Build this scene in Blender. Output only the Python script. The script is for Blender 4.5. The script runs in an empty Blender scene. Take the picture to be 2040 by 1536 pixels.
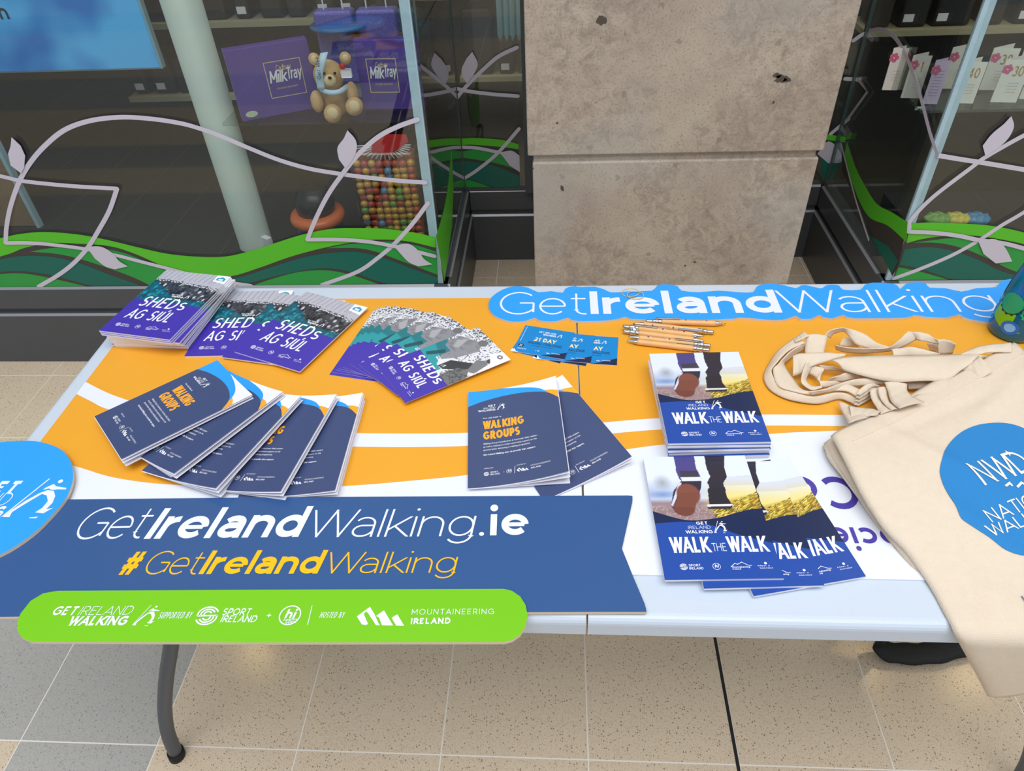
import bpy, bmesh, math, random
import numpy as np
from mathutils import Vector, Matrix
R = math.radians
random.seed(7)
C = bpy.context.scene.collection

# ------------------------------------------------------------ camera, world, light
CAM_H = 1.53
FPX = 1421.39
M = np.array([[0.99800, 0.04784, -0.03924], [0.0, 0.0, 0.0], [0.0, 0.0, 0.0]])
def _cam_matrix(p, r, w):
    cw, sw = math.cos(w), math.sin(w)
    Rz = np.array([[cw, -sw, 0], [sw, cw, 0], [0, 0, 1]])
    fwd = np.array([0, math.cos(p), -math.sin(p)]); right = np.array([1, 0, 0]); down = np.cross(fwd, right)
    cr, sr = math.cos(r), math.sin(r)
    return np.array([[cr, -sr, 0], [sr, cr, 0], [0, 0, 1]]) @ np.array([right, down, fwd]) @ Rz
M = _cam_matrix(0.713540955, -0.0519347209, -0.0816317823)
cd = bpy.data.cameras.new('camera'); cam = bpy.data.objects.new('camera', cd); C.objects.link(cam)
cd.sensor_width = 36; cd.lens = FPX / 2040 * 36; cd.clip_start = 0.02
mw = Matrix.Identity(4)
for i in range(3):
    mw[i][0] = M[0][i]; mw[i][1] = -M[1][i]; mw[i][2] = -M[2][i]
mw[2][3] = CAM_H
cam.matrix_world = mw
bpy.context.scene.camera = cam
sc = bpy.context.scene
sc.view_settings.view_transform = 'Standard'; sc.view_settings.look = 'None'
sc.view_settings.exposure = 0.08; sc.view_settings.gamma = 1.0
try: sc.view_settings.use_curve_mapping = False
except Exception: pass
try:
    sc.cycles.transparent_max_bounces = 24; sc.cycles.max_bounces = 10
except Exception: pass

W = bpy.data.worlds.new('world'); sc.world = W; W.use_nodes = True
wn = W.node_tree; bg = wn.nodes['Background']
bg.inputs[0].default_value = (0.86, 0.93, 1.0, 1); bg.inputs[1].default_value = 0.5

def area(name, loc, rot, sx, sy, power, col):
    l = bpy.data.lights.new(name, 'AREA'); l.shape = 'RECTANGLE'; l.size = sx; l.size_y = sy
    l.energy = power; l.color = col
    o = bpy.data.objects.new(name, l); o.location = loc; o.rotation_euler = rot; C.objects.link(o); return o
area('mall_skylight', (0.2, -0.9, 5.0), (R(-8), 0, 0), 5.0, 3.4, 235, (1.0, 0.985, 0.97))
area('shop_ceiling_light', (-0.6, 2.9, 2.6), (0, 0, 0), 2.2, 0.5, 9, (1.0, 0.95, 0.86))
area('shop_ceiling_light', (1.7, 2.9, 2.6), (0, 0, 0), 1.6, 0.5, 9, (1.0, 0.95, 0.86))

# ------------------------------------------------------------ camera rays -> real points
def ray(px, py): return M.T @ np.array([px - 1020, py - 768, FPX])
def atZ(px, py, z):
    d = ray(px, py); s = (z - CAM_H) / d[2]; return Vector((d[0] * s, d[1] * s, z))
def atY(px, py, y):
    d = ray(px, py); s = y / d[1]; return Vector((d[0] * s, y, CAM_H + d[2] * s))
def atX(px, py, x):
    d = ray(px, py); s = x / d[0]; return Vector((x, d[1] * s, CAM_H + d[2] * s))
def pj(p):
    c = M @ np.array([p[0], p[1], p[2] - CAM_H]); return np.array([1020 + FPX * c[0] / c[2], 768 + FPX * c[1] / c[2]])

# ------------------------------------------------------------ materials
def lin(c):
    return tuple((x / 255 / 12.92) if x / 255 <= 0.04045 else ((x / 255 + 0.055) / 1.055) ** 2.4 for x in c[:3]) + (1.0,)
_mats = {}
def mat(name, c, rough=0.5, metal=0.0, spec=0.5, coat=0.0, noise=0.0, nscale=40, bump=0.0, bscale=200, emit=0.0):
    if name in _mats: return _mats[name]
    m = bpy.data.materials.new(name); m.use_nodes = True
    nt = m.node_tree; b = nt.nodes['Principled BSDF']
    b.inputs['Base Color'].default_value = lin(c); b.inputs['Roughness'].default_value = rough
    b.inputs['Metallic'].default_value = metal; b.inputs['Specular IOR Level'].default_value = spec
    b.inputs['Coat Weight'].default_value = coat; b.inputs['Coat Roughness'].default_value = 0.15
    if emit: b.inputs['Emission Color'].default_value = lin(c); b.inputs['Emission Strength'].default_value = emit
    if noise or bump: tc = nt.nodes.new('ShaderNodeTexCoord')
    if noise:
        n = nt.nodes.new('ShaderNodeTexNoise'); n.inputs['Scale'].default_value = nscale; n.inputs['Detail'].default_value = 6
        nt.links.new(tc.outputs['Object'], n.inputs['Vector'])
        mx = nt.nodes.new('ShaderNodeMixRGB'); mx.blend_type = 'MIX'
        l = lin(c)
        mx.inputs[1].default_value = tuple(x * (1 - noise) for x in l[:3]) + (1,)
        mx.inputs[2].default_value = tuple(min(1, x * (1 + noise)) for x in l[:3]) + (1,)
        nt.links.new(n.outputs['Fac'], mx.inputs[0]); nt.links.new(mx.outputs[0], b.inputs['Base Color'])
    if bump:
        n2 = nt.nodes.new('ShaderNodeTexNoise'); n2.inputs['Scale'].default_value = bscale; n2.inputs['Detail'].default_value = 4
        nt.links.new(tc.outputs['Object'], n2.inputs['Vector'])
        bp = nt.nodes.new('ShaderNodeBump'); bp.inputs['Strength'].default_value = bump; bp.inputs['Distance'].default_value = 0.002
        nt.links.new(n2.outputs['Fac'], bp.inputs['Height']); nt.links.new(bp.outputs[0], b.inputs['Normal'])
    _mats[name] = m; return m

def mat_vcol(name, rough=0.3, coat=0.3):
    if name in _mats: return _mats[name]
    m = bpy.data.materials.new(name); m.use_nodes = True
    nt = m.node_tree; b = nt.nodes['Principled BSDF']
    a = nt.nodes.new('ShaderNodeVertexColor'); a.layer_name = 'Col'
    nt.links.new(a.outputs[0], b.inputs['Base Color'])
    b.inputs['Roughness'].default_value = rough; b.inputs['Coat Weight'].default_value = coat
    b.inputs['Coat Roughness'].default_value = 0.2
    _mats[name] = m; return m

def mat_glass(name, tint=(1, 1, 1), refl=1.0):
    if name in _mats: return _mats[name]
    m = bpy.data.materials.new(name); m.use_nodes = True; nt = m.node_tree; nt.nodes.clear()
    out = nt.nodes.new('ShaderNodeOutputMaterial'); mix = nt.nodes.new('ShaderNodeMixShader')
    tr = nt.nodes.new('ShaderNodeBsdfTransparent'); tr.inputs[0].default_value = tint + (1,)
    gl = nt.nodes.new('ShaderNodeBsdfGlossy'); gl.inputs['Roughness'].default_value = 0.0
    lw = nt.nodes.new('ShaderNodeLayerWeight'); lw.inputs[0].default_value = 0.5
    pw = nt.nodes.new('ShaderNodeMath'); pw.operation = 'POWER'; pw.inputs[1].default_value = 5
    ma = nt.nodes.new('ShaderNodeMath'); ma.operation = 'MULTIPLY_ADD'; ma.inputs[1].default_value = 0.96 * refl; ma.inputs[2].default_value = 0.04 * refl
    nt.links.new(lw.outputs['Facing'], pw.inputs[0]); nt.links.new(pw.outputs[0], ma.inputs[0])
    nt.links.new(ma.outputs[0], mix.inputs[0]); nt.links.new(tr.outputs[0], mix.inputs[1]); nt.links.new(gl.outputs[0], mix.inputs[2])
    nt.links.new(mix.outputs[0], out.inputs[0])
    _mats[name] = m; return m

def mat_terrazzo(name, base, dark, light, s1=260, dens=0.5, rough=0.22, blotch=0.06):
    if name in _mats: return _mats[name]
    m = bpy.data.materials.new(name); m.use_nodes = True; nt = m.node_tree; b = nt.nodes['Principled BSDF']
    tc = nt.nodes.new('ShaderNodeTexCoord')
    n = nt.nodes.new('ShaderNodeTexNoise'); n.inputs['Scale'].default_value = 3.0; n.inputs['Detail'].default_value = 5
    nt.links.new(tc.outputs['Object'], n.inputs['Vector'])
    c0 = nt.nodes.new('ShaderNodeMixRGB'); l = lin(base)
    c0.inputs[1].default_value = tuple(x * (1 - blotch) for x in l[:3]) + (1,); c0.inputs[2].default_value = tuple(x * (1 + blotch) for x in l[:3]) + (1,)
    nt.links.new(n.outputs['Fac'], c0.inputs[0]); prev = c0
    for sc_, col, lo, w in ((s1, dark, dens, 0.75), (s1 * 0.45, dark, dens * 0.42, 0.85), (s1 * 1.3, light, dens * 0.8, 0.5)):
        v = nt.nodes.new('ShaderNodeTexVoronoi'); v.inputs['Scale'].default_value = sc_
        nt.links.new(tc.outputs['Object'], v.inputs['Vector'])
        sep = nt.nodes.new('ShaderNodeSeparateColor'); nt.links.new(v.outputs['Color'], sep.inputs[0])
        lt = nt.nodes.new('ShaderNodeMath'); lt.operation = 'LESS_THAN'; lt.inputs[1].default_value = lo
        nt.links.new(sep.outputs[0], lt.inputs[0])
        d = nt.nodes.new('ShaderNodeMath'); d.operation = 'LESS_THAN'; d.inputs[1].default_value = 0.33
        nt.links.new(v.outputs['Distance'], d.inputs[0])
        mu = nt.nodes.new('ShaderNodeMath'); mu.operation = 'MULTIPLY'; nt.links.new(lt.outputs[0], mu.inputs[0]); nt.links.new(d.outputs[0], mu.inputs[1])
        mu2 = nt.nodes.new('ShaderNodeMath'); mu2.operation = 'MULTIPLY'; mu2.inputs[1].default_value = w; nt.links.new(mu.outputs[0], mu2.inputs[0])
        mx = nt.nodes.new('ShaderNodeMixRGB'); mx.inputs[2].default_value = lin(col)
        nt.links.new(mu2.outputs[0], mx.inputs[0]); nt.links.new(prev.outputs[0], mx.inputs[1]); prev = mx
    nt.links.new(prev.outputs[0], b.inputs['Base Color'])
    b.inputs['Roughness'].default_value = rough
    _mats[name] = m; return m

def mat_stone():
    m = bpy.data.materials.new('limestone'); m.use_nodes = True; nt = m.node_tree; b = nt.nodes['Principled BSDF']
    tc = nt.nodes.new('ShaderNodeTexCoord')
    def noise(s, det, rough=0.6, dist=0.0):
        n = nt.nodes.new('ShaderNodeTexNoise'); n.inputs['Scale'].default_value = s; n.inputs['Detail'].default_value = det
        n.inputs['Roughness'].default_value = rough; n.inputs['Distortion'].default_value = dist
        nt.links.new(tc.outputs['Object'], n.inputs['Vector']); return n
    def ramp(src, stops):
        r = nt.nodes.new('ShaderNodeValToRGB'); e = r.color_ramp.elements
        e[0].position, e[0].color = stops[0]; e[1].position, e[1].color = stops[1]
        for p, c in stops[2:]:
            x = e.new(p); x.color = c
        nt.links.new(src, r.inputs[0]); return r
    def mixc(fac, a, bcol, mode='MIX'):
        mx = nt.nodes.new('ShaderNodeMixRGB'); mx.blend_type = mode
        if isinstance(fac, float): mx.inputs[0].default_value = fac
        else: nt.links.new(fac, mx.inputs[0])
        if isinstance(a, tuple): mx.inputs[1].default_value = a
        else: nt.links.new(a, mx.inputs[1])
        if isinstance(bcol, tuple): mx.inputs[2].default_value = bcol
        else: nt.links.new(bcol, mx.inputs[2])
        return mx
    n1 = noise(3.2, 6, 0.65, 0.4)
    base = ramp(n1.outputs['Fac'], [(0.3, lin((168, 152, 138))), (0.7, lin((196, 184, 168))), (0.5, lin((184, 170, 154)))])
    n2 = noise(26, 8, 0.75, 0.8)
    r2 = ramp(n2.outputs['Fac'], [(0.42, (0, 0, 0, 1)), (0.62, (1, 1, 1, 1))])
    m0 = noise(5, 3); r0 = ramp(m0.outputs['Fac'], [(0.34, (0, 0, 0, 1)), (0.52, (1, 1, 1, 1))])
    mm = mixc(1.0, r2.outputs[0], r0.outputs[0], 'MULTIPLY')
    sc1 = nt.nodes.new('ShaderNodeMath'); sc1.operation = 'MULTIPLY'; sc1.inputs[1].default_value = 0.75; nt.links.new(mm.outputs[0], sc1.inputs[0])
    c1 = mixc(sc1.outputs[0], base.outputs[0], lin((142, 128, 116)))
    n3 = noise(95, 5, 0.7)
    r3 = ramp(n3.outputs['Fac'], [(0.62, (0, 0, 0, 1)), (0.70, (0.6, 0.6, 0.6, 1))])
    c2 = mixc(r3.outputs[0], c1.outputs[0], lin((206, 194, 176)))
    v = nt.nodes.new('ShaderNodeTexVoronoi'); v.inputs['Scale'].default_value = 38
    dn = noise(40, 3); vm = nt.nodes.new('ShaderNodeVectorMath'); vm.operation = 'MULTIPLY_ADD'; vm.inputs[1].default_value = (0.03, 0.03, 0.03)
    nt.links.new(dn.outputs['Color'], vm.inputs[0]); nt.links.new(tc.outputs['Object'], vm.inputs[2]); nt.links.new(vm.outputs[0], v.inputs['Vector'])
    sep = nt.nodes.new('ShaderNodeSeparateColor'); nt.links.new(v.outputs['Color'], sep.inputs[0])
    lt = nt.nodes.new('ShaderNodeMath'); lt.operation = 'LESS_THAN'; lt.inputs[1].default_value = 0.05; nt.links.new(sep.outputs[0], lt.inputs[0])
    dd = nt.nodes.new('ShaderNodeMath'); dd.operation = 'LESS_THAN'; dd.inputs[1].default_value = 0.30; nt.links.new(v.outputs['Distance'], dd.inputs[0])
    mu = nt.nodes.new('ShaderNodeMath'); mu.operation = 'MULTIPLY'; nt.links.new(lt.outputs[0], mu.inputs[0]); nt.links.new(dd.outputs[0], mu.inputs[1])
    mu2 = nt.nodes.new('ShaderNodeMath'); mu2.operation = 'MULTIPLY'; mu2.inputs[1].default_value = 0.45; nt.links.new(mu.outputs[0], mu2.inputs[0])
    c3 = mixc(mu2.outputs[0], c2.outputs[0], lin((112, 100, 90)))
    n5 = noise(170, 4, .8); r5 = ramp(n5.outputs['Fac'], [(0.54, (0, 0, 0, 1)), (0.64, (.8, .8, .8, 1))])
    c3 = mixc(r5.outputs[0], c3.outputs[0], lin((124, 112, 100)))
    n6 = noise(2.0, 2); r6 = ramp(n6.outputs['Fac'], [(0.5, (0, 0, 0, 1)), (0.7, (.5, .5, .5, 1))]); c3 = mixc(r6.outputs[0], c3.outputs[0], lin((172, 170, 166)))
    nt.links.new(c3.outputs[0], b.inputs['Base Color']); b.inputs['Roughness'].default_value = 0.75
    bp = nt.nodes.new('ShaderNodeBump'); bp.inputs['Strength'].default_value = 0.3; bp.inputs['Distance'].default_value = 0.003
    nt.links.new(n3.outputs['Fac'], bp.inputs['Height']); nt.links.new(bp.outputs[0], b.inputs['Normal'])
    return m

# ------------------------------------------------------------ object helpers
def link(o, parent=None):
    C.objects.link(o)
    if parent is not None: o.parent = parent
    return o
def from_bm(name, bm, mats, parent=None, smooth=False):
    me = bpy.data.meshes.new(name); bm.normal_update(); bm.to_mesh(me); bm.free()
    for m in (mats if isinstance(mats, (list, tuple)) else [mats]): me.materials.append(m)
    if smooth:
        for p in me.polygons: p.use_smooth = True
    return link(bpy.data.objects.new(name, me), parent)
def tag(o, label=None, cat=None, group=None, kind=None):
    if label: o['label'] = label
    if cat: o['category'] = cat
    if group: o['group'] = group
    if kind: o['kind'] = kind
    return o
def thing(name, loc, label, cat, group=None, rotz=0.0):
    o = bpy.data.objects.new(name, None); o.empty_display_size = 0.05
    o.location = loc; o.rotation_euler = (0, 0, rotz); link(o); return tag(o, label, cat, group)
def copy_tree(o, parent=None):
    c = o.copy(); C.objects.link(c)
    if parent is not None: c.parent = parent
    for ch in list(o.children): copy_tree(ch, c)
    return c
def settle(root, kids):
    """keep world placement of kids built in world coordinates under an unrotated root"""
    for k in kids:
        k.parent = root; k.matrix_parent_inverse = Matrix.Translation(-Vector(root.location))

def bx(bm, x0, x1, y0, y1, z0, z1, mi=0, bev=0.0):
    vs = [bm.verts.new((x, y, z)) for x in (x0, x1) for y in (y0, y1) for z in (z0, z1)]
    fs = []
    for q in ((0, 1, 3, 2), (4, 6, 7, 5), (0, 4, 5, 1), (2, 3, 7, 6), (0, 2, 6, 4), (1, 5, 7, 3)):
        f = bm.faces.new([vs[i] for i in q]); f.material_index = mi; fs.append(f)
    if bev:
        es = list({e for f in fs for e in f.edges})
        bmesh.ops.bevel(bm, geom=es, offset=bev, segments=3, affect='EDGES', profile=0.5)
def prism(bm, pts, z0, z1, mi=0, mtop=None, T=None):
    """outline (x,y) extruded between z0 and z1; T maps a local vector to world"""
    a = 0
    n = len(pts)
    for i in range(n):
        x0, y0 = pts[i][:2]; x1, y1 = pts[(i + 1) % n][:2]; a += x0 * y1 - x1 * y0
    if a < 0: pts = pts[::-1]
    f_ = (lambda v: v) if T is None else T
    lo = [bm.verts.new(f_(Vector((p[0], p[1], z0)))) for p in pts]; hi = [bm.verts.new(f_(Vector((p[0], p[1], z1)))) for p in pts]
    t = bm.faces.new(hi); t.material_index = mi if mtop is None else mtop
    bm.faces.new(lo[::-1]).material_index = mi
    for i in range(n):
        j = (i + 1) % n; bm.faces.new((lo[i], lo[j], hi[j], hi[i])).material_index = mi
def catmull(pts, n=8, closed=False):
    pts = [Vector(p) for p in pts]; out = []; N = len(pts)
    rng = range(N) if closed else range(N - 1)
    for i in rng:
        p0 = pts[(i - 1) % N] if closed or i > 0 else pts[0] * 2 - pts[1]
        p1 = pts[i]; p2 = pts[(i + 1) % N]
        p3 = pts[(i + 2) % N] if closed or i + 2 < N else pts[-1] * 2 - pts[-2]
        for k in range(n):
            t = k / n
            out.append(0.5 * ((2 * p1) + (p2 - p0) * t + (2 * p0 - 5 * p1 + 4 * p2 - p3) * t * t + (3 * p1 - p0 - 3 * p2 + p3) * t ** 3))
    if not closed: out.append(pts[-1])
    return out
def tube(bm, path, rad, seg=12, mi=0, caps=True, closed=False):
    path = [Vector(p) for p in path]; rings = []
    n = len(path); rr = rad if isinstance(rad, (list, tuple)) else [rad] * n
    up = Vector((0, 0, 1)); prevx = None
    for i, p in enumerate(path):
        if closed: d = (path[(i + 1) % n] - path[i - 1]).normalized()
        else: d = (path[min(i + 1, n - 1)] - path[max(i - 1, 0)]).normalized()
        if prevx is None:
            x = d.cross(up) if abs(d.dot(up)) < 0.95 else d.cross(Vector((1, 0, 0)))
        else: x = prevx - d * prevx.dot(d)
        x.normalize(); y = d.cross(x); prevx = x
        rings.append([bm.verts.new(p + (x * math.cos(a) + y * math.sin(a)) * rr[i]) for a in [2 * math.pi * k / seg for k in range(seg)]])
    for i in range(n if closed else n - 1):
        a, b = rings[i], rings[(i + 1) % n]
        for k in range(seg):
            f = bm.faces.new((a[k], a[(k + 1) % seg], b[(k + 1) % seg], b[k])); f.material_index = mi; f.smooth = True
    if caps and not closed:
        bm.faces.new(rings[0][::-1]).material_index = mi; bm.faces.new(rings[-1]).material_index = mi
def lathe(bm, prof, seg=32, mi=0, c=(0, 0, 0), T=None):
    f_ = (lambda v: v) if T is None else T
    rings = [[bm.verts.new(f_(Vector((c[0] + r * math.cos(2 * math.pi * k / seg), c[1] + r * math.sin(2 * math.pi * k / seg), c[2] + z)))) for k in range(seg)] for r, z in prof]
    for a, b in zip(rings, rings[1:]):
        for k in range(seg):
            f = bm.faces.new((a[k], a[(k + 1) % seg], b[(k + 1) % seg], b[k])); f.material_index = mi; f.smooth = True
    bm.faces.new(rings[0][::-1]).material_index = mi; bm.faces.new(rings[-1]).material_index = mi
def ellipsoid(bm, c, r, rot=None, seg=20, mi=0):
    res = bmesh.ops.create_uvsphere(bm, u_segments=seg, v_segments=seg // 2, radius=1.0)
    m_ = Matrix.Diagonal((r[0], r[1], r[2], 1))
    if rot: m_ = Matrix.Rotation(rot[0], 4, 'X') @ Matrix.Rotation(rot[1], 4, 'Y') @ Matrix.Rotation(rot[2], 4, 'Z') @ m_
    m_ = Matrix.Translation(c) @ m_
    fs = set()
    for v in res['verts']:
        v.co = m_ @ v.co
        for f in v.link_faces: fs.add(f)
    for f in fs: f.smooth = True; f.material_index = mi

# ------------------------------------------------------------ stroke lettering
XH = 0.72
def A_(cx, cy, rx, ry, a0, a1, n=None):
    n = n or max(3, int(abs(a1 - a0) / 15) + 1)
    return [(cx + rx * math.cos(R(a0 + (a1 - a0) * i / n)), cy + ry * math.sin(R(a0 + (a1 - a0) * i / n))) for i in range(n + 1)]
ST = [(0, 0), (0, 1)]
GL = {
 'A': (.82, [[(0, 0), (.41, 1)], [(.41, 1), (.82, 0)], [(.13, .28), (.69, .28)]]),
 'B': (.6, [ST, [(0, 1), (.33, 1)] + A_(.33, .76, .22, .24, 90, -90) + [(0, .52)], [(0, .52), (.35, .52)] + A_(.35, .26, .25, .26, 90, -90) + [(0, 0)]]),
 'C': (.78, [A_(.46, .5, .46, .5, 48, 312)]),
 'D': (.74, [ST, [(0, 1), (.28, 1)] + A_(.28, .5, .46, .5, 90, -90) + [(0, 0)]]),
 'E': (.54, [ST, [(0, 1), (.54, 1)], [(0, .52), (.48, .52)], [(0, 0), (.54, 0)]]),
 'F': (.52, [ST, [(0, 1), (.52, 1)], [(0, .5), (.46, .5)]]),
 'G': (.86, [A_(.47, .5, .47, .5, 45, 325), [(.86, .08), (.86, .5)], [(.86, .5), (.5, .5)]]),
 'H': (.68, [ST, [(.68, 0), (.68, 1)], [(0, .52), (.68, .52)]]),
 'I': (0.0, [ST]),
 'K': (.64, [ST, [(0, .3), (.62, 1)], [(.2, .53), (.66, 0)]]),
 'L': (.5, [ST, [(0, 0), (.5, 0)]]),
 'M': (.84, [ST, [(.84, 0), (.84, 1)], [(0, 1), (.42, .25)], [(.42, .25), (.84, 1)]]),
 'N': (.7, [ST, [(.7, 0), (.7, 1)], [(0, 1), (.7, 0)]]),
 'O': (.92, [A_(.46, .5, .46, .5, 0, 360, 28)]),
 'P': (.58, [ST, [(0, 1), (.3, 1)] + A_(.3, .7, .28, .3, 90, -90) + [(0, .4)]]),
 'R': (.6, [ST, [(0, 1), (.3, 1)] + A_(.3, .72, .28, .28, 90, -90) + [(0, .44)], [(.28, .44), (.62, 0)]]),
 'S': (.56, [A_(.29, .75, .26, .25, 38, 270) + A_(.29, .25, .28, .25, 80, -145)]),
 'T': (.64, [[(.32, 0), (.32, 1)], [(0, 1), (.64, 1)]]),
 'U': (.66, [[(0, 1), (0, .33)] + A_(.33, .33, .33, .33, 180, 360) + [(.66, 1)]]),
 'V': (.8, [[(0, 1), (.4, 0)], [(.4, 0), (.8, 1)]]),
 'W': (1.16, [[(0, 1), (.3, 0)], [(.3, 0), (.58, 1)], [(.58, 1), (.86, 0)], [(.86, 0), (1.16, 1)]]),
 'Y': (.7, [[(0, 1), (.35, .42)], [(.7, 1), (.35, .42)], [(.35, .5), (.35, 0)]]),
 'a': (.52, [A_(.26, .47, .25, .25, 150, 0) + [(.52, 0)], [(.52, .41), (.24, .41)] + A_(.22, .205, .21, .205, 90, 270) + A_(.24, .28, .28, .28, 270, 340)]),
 'b': (.6, [ST, A_(.31, .36, .29, .36, 0, 360, 22)]),
 'c': (.54, [A_(.34, .36, .34, .36, 50, 310)]),
 'd': (.6, [[(.6, 0), (.6, 1)], A_(.3, .36, .3, .36, 0, 360, 22)]),
 'e': (.64, [[(.02, .36), (.64, .36)], A_(.32, .36, .32, .36, 0, 318, 22)]),
 'f': (.34, [[(.14, 0), (.14, .8)] + A_(.32, .8, .18, .2, 180, 90), [(0, .7), (.32, .7)]]),
 'g': (.6, [A_(.3, .36, .3, .36, 0, 360, 22), [(.6, .72), (.6, 0)] + A_(.3, 0, .3, .26, 0, -150)]),
 'h': (.56, [ST, A_(.28, .42, .28, .3, 180, 0) + [(.56, 0)]]),
 'i': (0.0, [[(0, 0), (0, .72)], 'dot']),
 'k': (.52, [ST, [(0, .22), (.5, .72)], [(.16, .38), (.53, 0)]]),
 'l': (0.0, [ST]),
 'm': (.96, [[(0, 0), (0, .72)], A_(.24, .46, .24, .26, 180, 0) + [(.48, 0)], A_(.72, .46, .24, .26, 180, 0) + [(.96, 0)]]),
 'n': (.56, [[(0, 0), (0, .72)], A_(.28, .42, .28, .3, 180, 0) + [(.56, 0)]]),
 'o': (.66, [A_(.33, .36, .33, .36, 0, 360, 24)]),
 'p': (.6, [[(0, -.28), (0, .72)], A_(.3, .36, .3, .36, 0, 360, 22)]),
 'r': (.34, [[(0, 0), (0, .72)], A_(.34, .38, .34, .34, 180, 90)]),
 's': (.42, [A_(.22, .54, .19, .18, 35, 270) + A_(.21, .18, .21, .18, 80, -145)]),
 't': (.4, [[(.14, .95), (.14, .2)] + A_(.34, .2, .2, .2, 180, 285), [(0, .72), (.38, .72)]]),
 'u': (.56, [[(0, .72), (0, .3)] + A_(.28, .28, .28, .28, 180, 360), [(.56, .72), (.56, 0)]]),
 'v': (.52, [[(0, .72), (.26, 0)], [(.26, 0), (.52, .72)]]),
 'w': (.86, [[(0, .72), (.22, 0)], [(.22, 0), (.43, .72)], [(.43, .72), (.64, 0)], [(.64, 0), (.86, .72)]]),
 'y': (.54, [[(0, .72), (.28, 0)], [(.54, .72), (.18, -.26)]]),
 'x': (.5, [[(0, .72), (.5, 0)], [(.5, .72), (0, 0)]]),
 '.': (0.04, ['pt']), '+': (.5, [[(.25, .12), (.25, .62)], [(0, .37), (.5, .37)]]),
 '#': (.66, [[(.14, 0), (.26, 1)], [(.42, 0), (.54, 1)], [(.02, .68), (.68, .68)], [(0, .32), (.66, .32)]]),
 '&': (.6, [A_(.28, .78, .17, .2, -60, 200) + [(.6, 0)], A_(.26, .27, .25, .27, 100, 340)]),
 '/': (.3, [[(0, -.1), (.3, 1.1)]]),
 '0': (.6, [A_(.3, .5, .3, .5, 0, 360, 24)]), '1': (.2, [[(.2, 0), (.2, 1)], [(0, .8), (.2, 1)]]),
 '2': (.56, [A_(.28, .72, .26, .28, 165, -40) + [(0, 0)], [(0, 0), (.58, 0)]]),
 '3': (.54, [A_(.26, .76, .24, .24, 150, -90), A_(.26, .27, .28, .27, 90, -150)]),
 '4': (.62, [[(.44, 0), (.44, 1)], [(.44, 1), (0, .3)], [(0, .28), (.62, .28)]]),
 '8': (.56, [A_(.28, .76, .23, .24, 0, 360), A_(.28, .26, .28, .26, 0, 360)]),
 ' ': (.2, []),
}
GL['Ú'] = (.66, GL['U'][1] + [[(.3, 1.1), (.46, 1.32)]])
def ribbon2d(pts, w, closed=False):
    n = len(pts); L = []; Rr = []
    P = [np.array(p, float) for p in pts]
    for i in range(n):
        if closed: d0 = P[i] - P[i - 1]; d1 = P[(i + 1) % n] - P[i]
        else:
            d0 = P[i] - P[i - 1] if i > 0 else P[1] - P[0]; d1 = P[i + 1] - P[i] if i < n - 1 else P[-1] - P[-2]
        d0 = d0 / (np.hypot(*d0) + 1e-12); d1 = d1 / (np.hypot(*d1) + 1e-12)
        t = d0 + d1; ln = np.hypot(*t); t = t / ln if ln > 1e-6 else d1
        nn = np.array([-t[1], t[0]]); c = max(0.35, abs(nn @ np.array([-d0[1], d0[0]])))
        L.append(P[i] + nn * w / 2 / c); Rr.append(P[i] - nn * w / 2 / c)
    return L, Rr
def cut(L, Rr, i, d, yb):
    if abs(d[1]) < 0.35: return
    for A in (L, Rr):
        A[i] = A[i] + d * ((yb - A[i][1]) / d[1])
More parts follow.
